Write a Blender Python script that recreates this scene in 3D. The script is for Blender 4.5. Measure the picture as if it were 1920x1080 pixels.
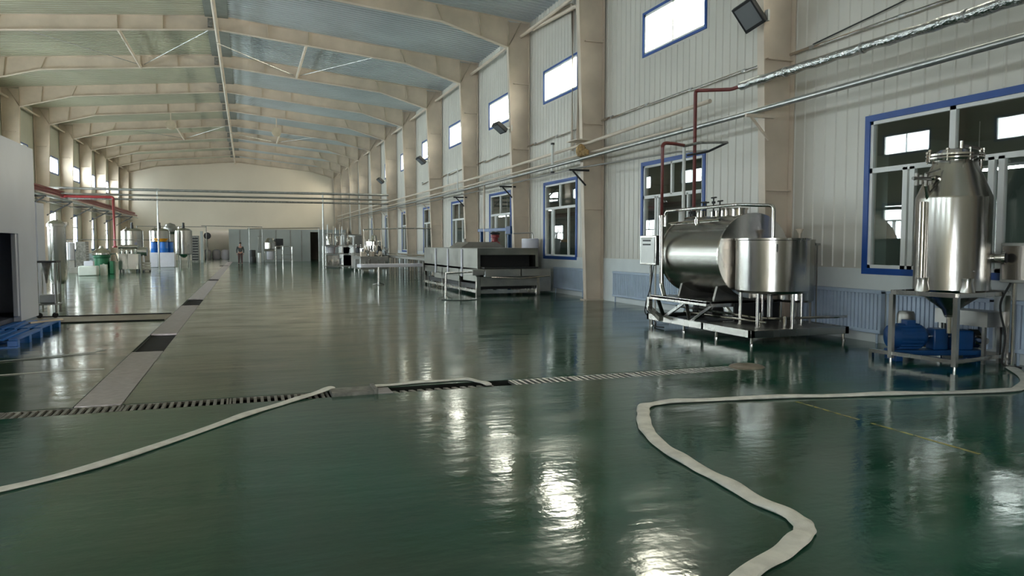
import bpy, math, random
from mathutils import Vector, Matrix
random.seed(7)
for o in list(bpy.data.objects): bpy.data.objects.remove(o)
SC = bpy.context.scene
COL = SC.collection
PI = math.pi

# ------------------------------------------------------------------ camera
cd = bpy.data.cameras.new('camera'); cam = bpy.data.objects.new('camera', cd); COL.objects.link(cam)
cd.sensor_width = 36; cd.lens = 36*1400/1920; cd.clip_start = .05; cd.clip_end = 400
cam.location = (0, 0, 1.6)
cam.rotation_euler = (math.radians(90-3.35), 0, math.radians(-19.55))
SC.camera = cam

# ------------------------------------------------------------------ world, exposure
SKY = 27.0
w = bpy.data.worlds.new('world'); SC.world = w; w.use_nodes = True
nt = w.node_tree; nt.nodes.clear()
tc = nt.nodes.new('ShaderNodeTexCoord'); sep = nt.nodes.new('ShaderNodeSeparateXYZ')
mr = nt.nodes.new('ShaderNodeMapRange'); mr.inputs[1].default_value = -.7; mr.inputs[2].default_value = .7
mx = nt.nodes.new('ShaderNodeMix'); mx.data_type = 'RGBA'
mx.inputs[6].default_value = (.84, .93, 1.0, 1)      # blue sky side
mx.inputs[7].default_value = (1.0, .88, .68, 1)      # warm sunlit haze side
bg = nt.nodes.new('ShaderNodeBackground'); bg.inputs[1].default_value = SKY
ow = nt.nodes.new('ShaderNodeOutputWorld')
nt.links.new(tc.outputs['Generated'], sep.inputs[0]); nt.links.new(sep.outputs[0], mr.inputs[0])
nt.links.new(mr.outputs[0], mx.inputs[0]); nt.links.new(mx.outputs[2], bg.inputs[0]); nt.links.new(bg.outputs[0], ow.inputs[0])
SC.view_settings.view_transform = 'Standard'; SC.view_settings.look = 'None'
SC.view_settings.exposure = 0.28; SC.view_settings.gamma = 1; SC.view_settings.use_curve_mapping = False

# ------------------------------------------------------------------ hall measures
WR, WL = 9.68, -11.5           # inner faces of the side walls
YB, YF = -9.0, 82.0            # back and far wall
RX = -.92                      # ridge
def roof_z(x): return 10.5 - .0932*abs(x-RX)
FRAMES = [-1.6, 5.0, 11.6, 19.45, 25.4, 31.7, 38.1, 44.4, 50.5, 56.8, 63.1, 69.1, 75.4, 81.6]
HIGH = [(-4.2,-1.5),(2.0,4.7),(7.4,10.1),(14.45,17.15),(21.25,23.95),(27.3,30.05),(33.7,36.57),(40.0,42.7),(46.3,49.0),(52.4,55.0),(58.8,61.5),(65.0,67.7),(71.2,73.9),(77.4,80.0)]
HZ = (6.42, 7.42); HZL = (6.12, 7.12)
HIGHL = [(a,b) if a < 50 else (c,d) for (a,b),(c,d) in zip(HIGH, [(0,0)]*9+[(53.5,56.2),(60.2,62.8),(66.3,68.8),(72.6,75.1),(78.2,80.8)])]
LOW = [(5.2,9.68),(14.45,17.12),(21.3,23.87),(27.4,29.95),(33.7,36.15),(40.0,42.45),(46.3,48.8),(52.5,55.0),(58.9,61.4),(65.0,67.5),(71.3,73.8)]
LZ = (1.21, 3.6)

# ------------------------------------------------------------------ materials
def mat(name, col, rough=.5, metal=0, var=.0, scale=3., bump=0, bscale=20., stretch=(1,1,1), spec=.5, dirt=None, rvar=0):
    m = bpy.data.materials.new(name); m.use_nodes = True
    n = m.node_tree.nodes; l = m.node_tree.links; b = n['Principled BSDF']
    b.inputs['Base Color'].default_value = (*col, 1); b.inputs['Roughness'].default_value = rough
    b.inputs['Metallic'].default_value = metal; b.inputs['Specular IOR Level'].default_value = spec
    t = n.new('ShaderNodeTexCoord'); mp = n.new('ShaderNodeMapping'); mp.inputs['Scale'].default_value = stretch
    l.new(t.outputs['Object'], mp.inputs[0])
    if var or dirt or rvar:
        no = n.new('ShaderNodeTexNoise'); no.inputs['Scale'].default_value = scale; no.inputs['Detail'].default_value = 5
        l.new(mp.outputs[0], no.inputs['Vector'])
        if var or dirt:
            r = n.new('ShaderNodeValToRGB'); e = r.color_ramp.elements
            d = dirt if dirt else tuple(c*(1-var) for c in col)
            u = tuple(min(1, c*(1+var)) for c in col)
            e[0].position = .35; e[0].color = (*d, 1); e[1].position = .65; e[1].color = (*u, 1)
            l.new(no.outputs[0], r.inputs[0]); l.new(r.outputs[0], b.inputs['Base Color'])
        if rvar:
            q = n.new('ShaderNodeMapRange'); q.inputs[1].default_value = .35; q.inputs[2].default_value = .65
            q.inputs[3].default_value = max(.02, rough-rvar); q.inputs[4].default_value = rough+rvar
            l.new(no.outputs[0], q.inputs[0]); l.new(q.outputs[0], b.inputs['Roughness'])
    if bump:
        n2 = n.new('ShaderNodeTexNoise'); n2.inputs['Scale'].default_value = bscale; n2.inputs['Detail'].default_value = 3
        l.new(mp.outputs[0], n2.inputs['Vector'])
        bp = n.new('ShaderNodeBump'); bp.inputs['Strength'].default_value = bump; bp.inputs['Distance'].default_value = .02
        l.new(n2.outputs[0], bp.inputs['Height']); l.new(bp.outputs[0], b.inputs['Normal'])
    return m
def emit(name, col, s):
    m = bpy.data.materials.new(name); m.use_nodes = True; b = m.node_tree.nodes['Principled BSDF']
    b.inputs['Base Color'].default_value = (*col, 1); b.inputs['Emission Color'].default_value = (*col, 1); b.inputs['Emission Strength'].default_value = s
    return m
M = {}
M['cream'] = mat('cream_paint', (.62,.52,.42), .5, var=.10, scale=1.2)
M['cream_dirty'] = mat('cream_paint_dusty', (.52,.44,.33), .6, var=.15, scale=2)
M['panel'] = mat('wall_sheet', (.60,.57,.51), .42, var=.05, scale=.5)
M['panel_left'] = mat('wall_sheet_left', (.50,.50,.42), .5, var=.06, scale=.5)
M['plaster'] = mat('white_plaster', (.66,.69,.69), .6, var=.05, scale=1.5)
M['farwall'] = mat('far_wall_sheet', (.68,.60,.50), .6, var=.04, scale=.3)
M['partition'] = mat('grey_partition_panel', (.36,.38,.37), .45, var=.05, scale=.6)
M['roof_l'] = mat('roof_sheet_warm_light', (.44,.43,.33), .45, var=.1, scale=.35)  # olive cast is warm light put into the left half's colour
M['roof_r'] = mat('roof_sheet_cool_light', (.47,.51,.52), .4, var=.1, scale=.35)  # blue tint is cool window light put into the right half's colour
M['ridge'] = mat('ridge_sheet', (.20,.21,.19), .6, var=.1)
M['steel'] = mat('stainless_steel', (.47,.45,.42), .25, 1, var=.06, scale=2, bump=.04, bscale=60, stretch=(1,1,.08), rvar=.06)
M['polish'] = mat('polished_steel', (.56,.53,.49), .15, 1, var=.04, scale=2, rvar=.03)
M['steel_h'] = mat('brushed_tank_steel', (.38,.37,.345), .24, 1, var=.08, scale=1.5, bump=.03, bscale=50, stretch=(.1,.1,1))
M['tankend'] = mat('brushed_end_plate', (.30,.29,.27), .40, 1, var=.12, scale=1.2, rvar=.05)
M['tunnel'] = mat('tunnel_panel_steel', (.24,.24,.215), .34, 1, var=.15, scale=2, rvar=.06)
M['dullsteel'] = mat('dull_steel', (.33,.32,.30), .42, 1, var=.1, scale=4, rvar=.1)
M['galv'] = mat('galvanised', (.44,.44,.43), .35, .8, var=.12, scale=6)
M['foil'] = mat('foil_wrap', (.50,.50,.49), .22, 1, bump=1.0, bscale=28, stretch=(1,.5,1))
M['blue'] = mat('blue_window_paint', (.012,.07,.30), .45, var=.1)
M['white'] = mat('white_pvc', (.72,.72,.70), .4, var=.03)
M['black'] = mat('black_paint', (.018,.018,.02), .5, var=.2)
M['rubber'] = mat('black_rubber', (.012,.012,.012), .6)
M['red'] = mat('dark_red_pipe_paint', (.16,.025,.022), .45, var=.15, scale=5)
M['red2'] = mat('bright_red_paint', (.24,.018,.02), .4)
M['bluem'] = mat('blue_machine_paint', (.006,.055,.19), .35, var=.15, scale=5)
M['bluep'] = mat('blue_plastic', (.008,.12,.45), .4, var=.1)
M['green'] = mat('green_machine_paint', (.01,.12,.05), .4, var=.1)
M['yellow'] = mat('yellow_plastic', (.75,.33,.02), .5)
M['tote'] = mat('white_plastic', (.62,.60,.66), .5, var=.04)
M['jerry'] = mat('milky_plastic', (.60,.62,.56), .5, var=.05)
M['ibc'] = mat('pale_blue_plastic', (.36,.46,.50), .45)
M['coldbox'] = mat('blue_grey_painted_panel', (.54,.56,.66), .3, var=.05, scale=1)
M['darkin'] = mat('dark_blue_interior_shade', (.045,.052,.085), .6, var=.2)  # dark tone holds the shade inside the cold room
M['radiator'] = mat('radiator_paint', (.40,.48,.60), .4, var=.06)
M['iron'] = mat('cast_iron', (.24,.23,.21), .5, .5, var=.3, scale=12)
M['grate'] = mat('grate_steel', (.62,.62,.60), .35, .9, var=.2, scale=8)
M['channel'] = mat('wet_channel', (.02,.022,.02), .3, var=.3)
M['cover'] = mat('drain_cover_plate', (.42,.38,.40), .38, .55, var=.18, scale=9, bump=.3, bscale=15, stretch=(1,3,1))
M['hose'] = mat('canvas_hose', (.62,.60,.56), .75, var=.12, scale=9, bump=.3, bscale=120)
M['skin'] = mat('skin', (.42,.22,.16), .5)
M['jacket'] = mat('dark_grey_cloth', (.05,.055,.055), .8, var=.2)
M['trouser'] = mat('maroon_brown_cloth', (.085,.045,.045), .8, var=.2)
M['hair'] = mat('black_hair', (.01,.01,.01), .6)
M['rust'] = mat('stained_insulation', (.42,.27,.12), .8, var=.4, scale=14, bump=.6, bscale=18)
M['boxgrey'] = mat('grey_enclosure', (.45,.45,.43), .4, .5, var=.05)
M['room'] = mat('side_room_paint', (.15,.20,.17), .6, var=.1, scale=.6)
M['lampglass'] = mat('lamp_glass', (.28,.29,.31), .12, .3)
M['tube'] = emit('fluorescent_tube', (.95,1,.98), 30)
M['brown'] = mat('brown_floor_strip', (.16,.125,.09), .4, var=.2, scale=5)
M['linepaint'] = mat('faded_yellow_floor_paint', (.19,.17,.045), .25, var=.4, scale=14)
g = bpy.data.materials.new('window_glass'); g.use_nodes = True; n = g.node_tree.nodes; n.clear()
o_ = n.new('ShaderNodeOutputMaterial'); tr = n.new('ShaderNodeBsdfTransparent'); tr.inputs[0].default_value = (.93,.96,.95,1)
gl = n.new('ShaderNodeBsdfGlossy'); gl.inputs['Roughness'].default_value = .015; fr = n.new('ShaderNodeFresnel'); fr.inputs[0].default_value = 1.9
ms = n.new('ShaderNodeMixShader'); L = g.node_tree.links
ge = n.new('ShaderNodeNewGeometry'); mu_ = n.new('ShaderNodeMath'); mu_.operation = 'SUBTRACT'; mu_.inputs[0].default_value = 1
L.new(ge.outputs['Backfacing'], mu_.inputs[1]); mv_ = n.new('ShaderNodeMath'); mv_.operation = 'MULTIPLY'
L.new(fr.outputs[0], mv_.inputs[0]); L.new(mu_.outputs[0], mv_.inputs[1]); L.new(mv_.outputs[0], ms.inputs[0]); L.new(tr.outputs[0], ms.inputs[1]); L.new(gl.outputs[0], ms.inputs[2]); L.new(ms.outputs[0], o_.inputs[0])
M['glass'] = g

def floor_material():
    m = bpy.data.materials.new('green_epoxy_floor'); m.use_nodes = True
    n = m.node_tree.nodes; l = m.node_tree.links; b = n['Principled BSDF']
    t = n.new('ShaderNodeTexCoord')
    def noise(scale, st=(1,1,1), det=4):
        mp = n.new('ShaderNodeMapping'); mp.inputs['Scale'].default_value = st; l.new(t.outputs['Object'], mp.inputs[0])
        x = n.new('ShaderNodeTexNoise'); x.inputs['Scale'].default_value = scale; x.inputs['Detail'].default_value = det
        l.new(mp.outputs[0], x.inputs['Vector']); return x.outputs[0]
    def ramp(f, p0, c0, p1, c1):
        r = n.new('ShaderNodeValToRGB'); e = r.color_ramp.elements; e[0].position = p0; e[0].color = (*c0,1); e[1].position = p1; e[1].color = (*c1,1)
        l.new(f, r.inputs[0]); return r.outputs[0]
    base = ramp(noise(.55), .35, (.001,.040,.020), .68, (.005,.075,.044))
    grime = ramp(noise(.28, (1,1.4,1), 6), .5, (0,0,0), .68, (1,1,1))
    mx = n.new('ShaderNodeMix'); mx.data_type = 'RGBA'; mx.inputs[7].default_value = (.055,.058,.034,1)
    sp = n.new('ShaderNodeSeparateXYZ'); l.new(t.outputs['Object'], sp.inputs[0])
    def band(o, a, b, c, d):
        m1 = n.new('ShaderNodeMapRange'); m1.interpolation_type = 'SMOOTHSTEP'; m1.inputs[1].default_value = a; m1.inputs[2].default_value = b; m1.inputs[3].default_value = c; m1.inputs[4].default_value = d
        l.new(o, m1.inputs[0]); return m1.outputs[0]
    def mul(a, b):
        k = n.new('ShaderNodeMath'); k.operation = 'MULTIPLY'; l.new(a, k.inputs[0]); l.new(b, k.inputs[1]); return k.outputs[0]
    zone = mul(mul(band(sp.outputs[0], .5, 4.5, 1, 0), band(sp.outputs[1], 8.1, 8.4, 0, 1)), band(sp.outputs[1], 20, 45, 1, .2))
    add = n.new('ShaderNodeMath'); add.operation = 'MAXIMUM'; l.new(grime, add.inputs[0]); l.new(zone, add.inputs[1])
    mm = n.new('ShaderNodeMath'); mm.operation = 'MULTIPLY'; mm.inputs[1].default_value = .48
    l.new(add.outputs[0], mm.inputs[0]); l.new(mm.outputs[0], mx.inputs[0]); l.new(base, mx.inputs[6]); l.new(mx.outputs[2], b.inputs['Base Color'])
    q = n.new('ShaderNodeMapRange'); q.inputs[1].default_value = .35; q.inputs[2].default_value = .7; q.inputs[3].default_value = .08; q.inputs[4].default_value = .21
    l.new(noise(.8, (1,2,1), 5), q.inputs[0]); l.new(q.outputs[0], b.inputs['Roughness'])
    b.inputs['IOR'].default_value = 1.43
    bp = n.new('ShaderNodeBump'); bp.inputs['Strength'].default_value = .3; bp.inputs['Distance'].default_value = .012
    bp2 = n.new('ShaderNodeBump'); bp2.inputs['Strength'].default_value = .12; bp2.inputs['Distance'].default_value = .01
    l.new(noise(2.2, (.6,2.2,1), 3), bp.inputs['Height']); l.new(noise(14, (1,1,1), 3), bp2.inputs['Height'])
    l.new(bp.outputs[0], bp2.inputs['Normal']); l.new(bp2.outputs[0], b.inputs['Normal'])
    return m
M['floor'] = floor_material()

# ------------------------------------------------------------------ mesh helpers
ORG = {}
class MB:
    def __init__(s): s.v = []; s.f = []
    def add(s, vs, fs):
        k = len(s.v); s.v += [tuple(p) for p in vs]; s.f += [tuple(i+k for i in f) for f in fs]; return s
    def box(s, x0, x1, y0, y1, z0, z1):
        v = [(x0,y0,z0),(x1,y0,z0),(x1,y1,z0),(x0,y1,z0),(x0,y0,z1),(x1,y0,z1),(x1,y1,z1),(x0,y1,z1)]
        return s.add(v, [(0,3,2,1),(4,5,6,7),(0,1,5,4),(1,2,6,5),(2,3,7,6),(3,0,4,7)])
    def prism(s, pts, axis, a, b):        # pts: polygon in the two other axes
        def put(p, t):
            return {'x':(t,p[0],p[1]),'y':(p[0],t,p[1]),'z':(p[0],p[1],t)}[axis]
        n = len(pts); v = [put(p,a) for p in pts]+[put(p,b) for p in pts]
        f = [tuple(range(n)), tuple(range(2*n-1,n-1,-1))] + [(i,(i+1)%n,(i+1)%n+n,i+n) for i in range(n)]
        return s.add(v, f)
    def beam(s, p, q, w, h):              # rectangular bar between two points
        p = Vector(p); q = Vector(q); d = (q-p).normalized()
        up = Vector((0,0,1)) if abs(d.z) < .99 else Vector((0,1,0))
        a = d.cross(up).normalized(); b = a.cross(d).normalized(); a *= w/2; b *= h/2
        v = [p-a-b,p+a-b,p+a+b,p-a+b,q-a-b,q+a-b,q+a+b,q-a+b]
        return s.add(v, [(0,3,2,1),(4,5,6,7),(0,1,5,4),(1,2,6,5),(2,3,7,6),(3,0,4,7)])
    def tube(s, pts, r, n=12, cap=True):
        pts = [Vector(p) for p in pts]; rs = r if isinstance(r, (list,tuple)) else [r]*len(pts)
        vs = []; fs = []; ref = None
        for i, p in enumerate(pts):
            if i == 0: d = pts[1]-p
            elif i == len(pts)-1: d = p-pts[i-1]
            else: d = (pts[i+1]-p).normalized()+(p-pts[i-1]).normalized()
            d.normalize()
            if ref is None: ref = Vector((0,0,1)) if abs(d.z) < .9 else Vector((1,0,0))
            a = d.cross(ref)
            if a.length < 1e-4: ref = Vector((0,1,0)) if abs(d.y) < .9 else Vector((1,0,0)); a = d.cross(ref)
            a.normalize(); b = d.cross(a).normalized(); ref = -b if False else ref
            for k in range(n):
                t = 2*PI*k/n; vs.append(p+a*math.cos(t)*rs[i]+b*math.sin(t)*rs[i])
        for i in range(len(pts)-1):
            for k in range(n): fs.append((i*n+k, i*n+(k+1)%n, (i+1)*n+(k+1)%n, (i+1)*n+k))
        if cap: fs.append(tuple(range(n-1,-1,-1))); fs.append(tuple(range((len(pts)-1)*n, len(pts)*n)))
        return s.add(vs, fs)
    def lathe(s, prof, c, axis='z', n=32):   # prof: (r, h)
        c = Vector(c); vs = []; fs = []
        for r, h in prof:
            for k in range(n):
                t = 2*PI*k/n; x, y = r*math.cos(t), r*math.sin(t)
                vs.append(c+{'z':Vector((x,y,h)),'y':Vector((x,h,y)),'x':Vector((h,x,y))}[axis])
        m = len(prof)
        for i in range(m-1):
            for k in range(n): fs.append((i*n+k, i*n+(k+1)%n, (i+1)*n+(k+1)%n, (i+1)*n+k))
        if prof[0][0] > 1e-5: fs.append(tuple(range(n-1,-1,-1)))
        if prof[-1][0] > 1e-5: fs.append(tuple(range((m-1)*n, m*n)))
        return s.add(vs, fs)
    def build(s, name, m, parent=None, bevel=0, smooth=True, loc=None):
        o = Vector(ORG[parent.name]) if parent is not None else Vector(loc or (0,0,0))
        me = bpy.data.meshes.new(name); me.from_pydata([tuple(Vector(p)-o) for p in s.v], [], s.f)
        me.validate(); me.update()
        import bmesh
        bm = bmesh.new(); bm.from_mesh(me); bmesh.ops.recalc_face_normals(bm, faces=bm.faces); bm.to_mesh(me); bm.free()
        if smooth: me.shade_smooth(); me.set_sharp_from_angle(angle=math.radians(35))
        me.materials.append(M[m]); ob = bpy.data.objects.new(name, me); COL.objects.link(ob)
        if parent is not None: ob.parent = parent
        else: ob.location = o
        ORG[ob.name] = tuple(o)
        if bevel:
            b = ob.modifiers.new('bevel', 'BEVEL'); b.width = bevel; b.segments = 2; b.limit_method = 'ANGLE'
        return ob
def each(name, m, parent, adds, **k):     # one object per piece
    for a in adds:
        a.build(name, m, parent, **k)
def thing(name, label, cat, loc=(0,0,0), group=None):
    o = bpy.data.objects.new(name, None); COL.objects.link(o); o.location = loc; o.empty_display_size = .2
    o['label'] = label; o['category'] = cat
    if group: o['group'] = group
    ORG[o.name] = tuple(loc); return o
def tag(o, label, cat, group=None):
    o['label'] = label; o['category'] = cat
    if group: o['group'] = group
    return o
def struct(o): o['kind'] = 'structure'; return o
def dup(root, loc, label, rotz=None):
    r = root.copy(); COL.objects.link(r); r.location = loc; r['label'] = label
    if rotz is not None: r.rotation_euler = (0,0,rotz)
    ORG[r.name] = tuple(loc)
    for ch in list(root.children):
        c = ch.copy(); COL.objects.link(c); c.parent = r
        for gch in list(ch.children):
            d = gch.copy(); COL.objects.link(d); d.parent = c
    return r
def arc(p, c, q, n=6):                     # rounded corner p-c-q as points
    p, c, q = Vector(p), Vector(c), Vector(q)
    return [(1-t)**2*p+2*t*(1-t)*c+t*t*q for t in [i/n for i in range(n+1)]]
def bend(pts, r=.08):                      # polyline with rounded corners
    P = [Vector(p) for p in pts]; out = [P[0]]
    for i in range(1, len(P)-1):
        a = (P[i-1]-P[i]); b = (P[i+1]-P[i]); ra = min(r, a.length*.45, b.length*.45)
        out += arc(P[i]+a.normalized()*ra, P[i], P[i]+b.normalized()*ra, 5)
    return out+[P[-1]]

# ================================================================== SETTING
# floor, with the drain channels cut in
DC = (7.93, 8.27); DX = (-9.0, 6.05); LX = (-1.64, -1.2)
f = MB()
def slab(x0,x1,y0,y1): f.box(x0,x1,y0,y1,-.3,0)
slab(WL-.2, WR+.2, YB-.2, DC[0]); slab(WL-.2, DX[0], DC[0], DC[1]); slab(DX[1], WR+.2, DC[0], DC[1])
slab(WL-.2, LX[0], DC[1], YF+18); slab(LX[1], WR+.2, DC[1], YF+18)
slab(LX[0], LX[1], 75, YF+18)
struct(f.build('floor', 'floor'))
struct(MB().box(DX[0]-.1,DX[1]+.1,DC[0]-.1,DC[1]+.1,-.36,-.28).box(DX[0],DX[1],DC[0],DC[0]+.006,-.3,-.004).box(DX[0],LX[0],DC[1]-.006,DC[1],-.3,-.004).box(LX[1],DX[1],DC[1]-.006,DC[1],-.3,-.004).box(LX[0],LX[0]+.006,DC[1],75,-.3,-.034).box(LX[1]-.006,LX[1],DC[1],75,-.3,-.034).box(DX[1]-.01,DX[1],DC[0],DC[1],-.3,-.004).box(LX[0]-.1,LX[1]+.1,DC[1],75.1,-.36,-.26).build('trim_1', 'channel'))

# roof sheets with ribs running down the slope
for side, xa, xb, m in (('left', WL-.2, RX, 'roof_l'), ('right', RX, WR+.2, 'roof_r')):
    c = MB()
    za, zb = roof_z(xa), roof_z(xb)
    c.prism([(xa,za),(xb,zb),(xb,zb+.1),(xa,za+.1)], 'y', YB-.2, YF+.2)
    y = 8.
    while y < YF:
        c.prism([(xa,za-.045),(xb,zb-.045),(xb,zb+.01),(xa,za+.01)], 'y', y, y+.10)
        y += .25
    struct(c.build('ceiling', m, smooth=False))
rc = MB().box(RX-.42, RX+.42, YB, YF, roof_z(RX+.42)-.075, roof_z(RX+.42)-.035)
struct(rc.build('trim_2', 'ridge', smooth=False))

# side walls: sheet wall with openings, plinth, ribs
def side_wall(name, x0, x1, inner, holes, m, ribs, top):
    w = MB()
    zs = sorted({1.2, top, *[h[2] for h in holes], *[h[3] for h in holes]})
    ys = sorted({YB, YF+.2, *[h[0] for h in holes], *[h[1] for h in holes]})
    for i in range(len(ys)-1):
        for j in range(len(zs)-1):
            yc, zc = (ys[i]+ys[i+1])/2, (zs[j]+zs[j+1])/2
            if any(h[0]<yc<h[1] and h[2]<zc<h[3] for h in holes): continue
            w.box(x0,x1,ys[i],ys[i+1],zs[j],zs[j+1])
    s = -1 if inner > 0 else 1
    y = 5.1
    while y < ribs:
        segs = [(1.22, top-.02)]
        for h in holes:
            if h[0]-.12 < y < h[1]+.12:
                segs2 = []; lo, hi = h[2]-.12, h[3]+.12
                for a, b in segs:
                    if hi <= a or lo >= b: segs2.append((a,b)); continue
                    if lo > a: segs2.append((a,lo))
                    if hi < b: segs2.append((hi,b))
                segs = segs2
        for a, b in segs:
            if b-a > .05: w.prism([(inner,y-.03),(inner+s*.016,y-.014),(inner+s*.016,y+.014),(inner,y+.03)], 'z', a, b)
        y += .256
    return struct(w.build(name, m, smooth=False))
holesR = [(a,b,*HZ) for a,b in HIGH]+[(a,b,*LZ) for a,b in LOW]
holesL = [(a,b,*HZL) for a,b in HIGHL]+[(a,b,*LZ) for a,b in LOW[2:]]
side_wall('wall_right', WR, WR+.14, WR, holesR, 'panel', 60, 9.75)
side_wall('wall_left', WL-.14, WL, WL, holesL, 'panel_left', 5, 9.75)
struct(MB().box(WR-.02,WR+.14,YB,YF+.2,0,1.2).build('baseboard_right','plaster'))
struct(MB().box(WL-.14,WL+.02,YB,YF+.2,0,1.2).build('baseboard_left','plaster'))
# far wall with a doorway at its left, a room beyond, and the lower grey partition in front
fw = MB()
fw.box(WL-.1,-4.05,YF,YF+.14,0,10.6); fw.box(-4.05,-1.6,YF,YF+.14,3.0,10.6); fw.box(-1.6,WR+.1,YF,YF+.14,0,10.6)
struct(fw.build('wall_far', 'farwall'))
struct(MB().box(-9,2,YF+17,YF+17.2,0,6).box(-9.1,-9,YF+.2,YF+17,0,6).box(2,2.1,YF+.2,YF+17,0,6).box(-9,2,YF+.2,YF+16.6,4.5,4.6).build('wall_beyond','panel'))  # roof stops short, an added slit that lets daylight into the room
pw = MB(); pw.box(-1.5,5.7,73,73.12,0,2.9); pw.box(5.7,6.45,73,73.12,2.75,2.9); pw.box(6.45,9.0,73,73.12,0,2.9)
pw.box(-1.5,-1.38,73.12,YF,0,2.9); pw.box(-1.5,9.0,73,YF,2.9,2.98)
struct(pw.build('wall_partition', 'partition'))
pj = MB()
for x in (-.55, 1.2, 2.6, 3.9, 4.9): pj.box(x-.04,x+.04,72.985,73,.02,2.9)
struct(pj.build('trim_3', 'dullsteel'))
# back wall with an unseen gate, added and sized for its daylight
bw = MB(); bw.box(WL-.1,-9,YB-.2,YB,0,10.6); bw.box(-9,-5.5,YB-.2,YB,3.4,10.6); bw.box(-5.5,WR+.1,YB-.2,YB,0,10.6)
struct(bw.build('wall_back', 'panel'))

# windows
WN = [0]
def window(y0, y1, z0, z1, x, sgn, kind):
    """x: inner wall face, sgn: +1 when outside is at +x."""
    WN[0] += 1
    nm = 'window_%d' % WN[0]
    p = struct(bpy.data.objects.new(nm, None)); COL.objects.link(p)
    loc = (x, (y0+y1)/2, z0); p.location = loc; ORG[p.name] = loc
    xi, xo = x-sgn*.03, x+sgn*.08
    def bx(mb, ya, yb, za, zb, a=xi, b=xo): mb.box(min(a,b),max(a,b),ya,yb,za,zb)
    t = .10 if kind != 'high' else .06
    fr = MB(); bx(fr,y0-t,y1+t,z1,z1+t); bx(fr,y0-t,y1+t,z0-t,z0); bx(fr,y0-t,y0,z0,z1); bx(fr,y1,y1+t,z0,z1)
    fr.build('window_surround', 'blue', p)
    a, b = x-sgn*.005, x+sgn*.06; u = .055
    fs = MB(); bx(fs,y0,y1,z1-u,z1,a,b); bx(fs,y0,y1,z0,z0+u,a,b); bx(fs,y0,y0+u,z0,z1,a,b); bx(fs,y1-u,y1,z0,z1,a,b)
    if kind == 'high': bx(fs,(y0+y1)/2-.02,(y0+y1)/2+.02,z0,z1,a,b)
    fs.build('window_frame', 'white', p)
    if kind != 'high':
        zt = 2.8
        mu = MB(); bx(mu,y0,y1,zt-.04,zt+.04,a,b)
        if kind == 'low':
            bx(mu,(y0+y1)/2-.035,(y0+y1)/2+.035,zt,z1,a,b)
            for q in (y1-.72, y1-.60, y0+.62): bx(mu,q-.03,q+.03,z0,zt,a,b)
        else:
            bx(mu,8.12,8.22,zt,z1,a,b); bx(mu,6.6,6.7,zt,z1,a,b)
            for q in (8.98, 8.85, 7.55, 7.4, 6.2): bx(mu,q-.045,q+.045,z0,zt,a,b)
        mu.build('mullion', 'white', p)
    gz = MB(); gx = x+sgn*.03; gz.box(gx-.004,gx+.004,y0+u,y1-u,z0+u,z1-u)
    gz.build('pane', 'glass', p)
    return p
for i, (a,b) in enumerate(HIGH): window(a,b,*HZ,WR,1,'high')
for i, (a,b) in enumerate(HIGHL): window(a,b,*HZL,WL,-1,'high')
for i, (a,b) in enumerate(LOW): window(a,b,*LZ,WR,1,'big' if i == 0 else 'low')
for i, (a,b) in enumerate(LOW[2:]): window(a,b,*LZ,WL,-1,'low')
def portal(x, y, z, sy, sz, rot):
    l = bpy.data.lights.new('sky_portal', 'AREA'); l.shape = 'RECTANGLE'; l.size = sy; l.size_y = sz; l.cycles.is_portal = True
    o = bpy.data.objects.new('sky_portal', l); COL.objects.link(o); o.location = (x,y,z); o.rotation_euler = rot
if True:
    for a,b in HIGH:
        portal(WR+.13,(a+b)/2,sum(HZ)/2,1,b-a,(0,PI/2,0))
    for a,b in HIGHL: portal(WL-.13,(a+b)/2,sum(HZL)/2,1,b-a,(0,-PI/2,0))
    portal(-7.25,YB-.19,1.7,3.5,3.4,(PI/2,0,0))
    for a,b in LOW[4:]: portal(WL-.13,(a+b)/2,sum(LZ)/2,LZ[1]-LZ[0],b-a,(0,-PI/2,0))

# side room behind the right-hand windows, with its tube lights and one added lamp
sr = MB(); X0, X1 = WR+.15, 15.5
sr.box(X0,X1,2,82,-.12,0); sr.box(X0,X1,2,82,3.9,4.0); sr.box(X1,X1+.1,2,82,0,4); sr.box(X0,X1,1.9,2,0,4); sr.box(X0,X1,82,82.1,0,4)
for y in (12.5, 19, 25.6, 31.8): sr.box(13,X1,y,y+.12,0,4)
struct(sr.build('wall_side_room', 'room'))
lamp_spots = [(13.0,9.9,'added tube lamp standing in for a window reflection in the big blue-framed window'),(12.0,15.0,'tube lamp seen through the window behind the horizontal tank'),(11.6,22.3,'tube lamp glowing through the window beside the tall downpipes'),(11.6,28.6,'tube lamp seen through the window behind the blue gantry'),(12.0,35.0,'tube lamp in the side room behind the fourth low window')]  # first lamp is added in place of a window's reflection in the glass
lp = None
for x,y,lab in lamp_spots:
    if lp is None:
        lp = thing('ceiling_lamp', lab, 'lamp', (x,y,3.0), 'tube lamps in the side room')
        MB().box(x-.1,x+.1,y-.6,y+.6,3.0,3.05).tube([(x,y-.5,3.05),(x,y-.5,3.9)],.008,6).tube([(x,y+.5,3.05),(x,y+.5,3.9)],.008,6).build('lamp_housing','white',lp)
        MB().tube([(x-.05,y-.58,2.98),(x-.05,y+.58,2.98)],.016,8).tube([(x+.05,y-.58,2.98),(x+.05,y+.58,2.98)],.016,8).build('lamp_tube','tube',lp)
    else: dup(lp,(x,y,3.0),lab)

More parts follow.
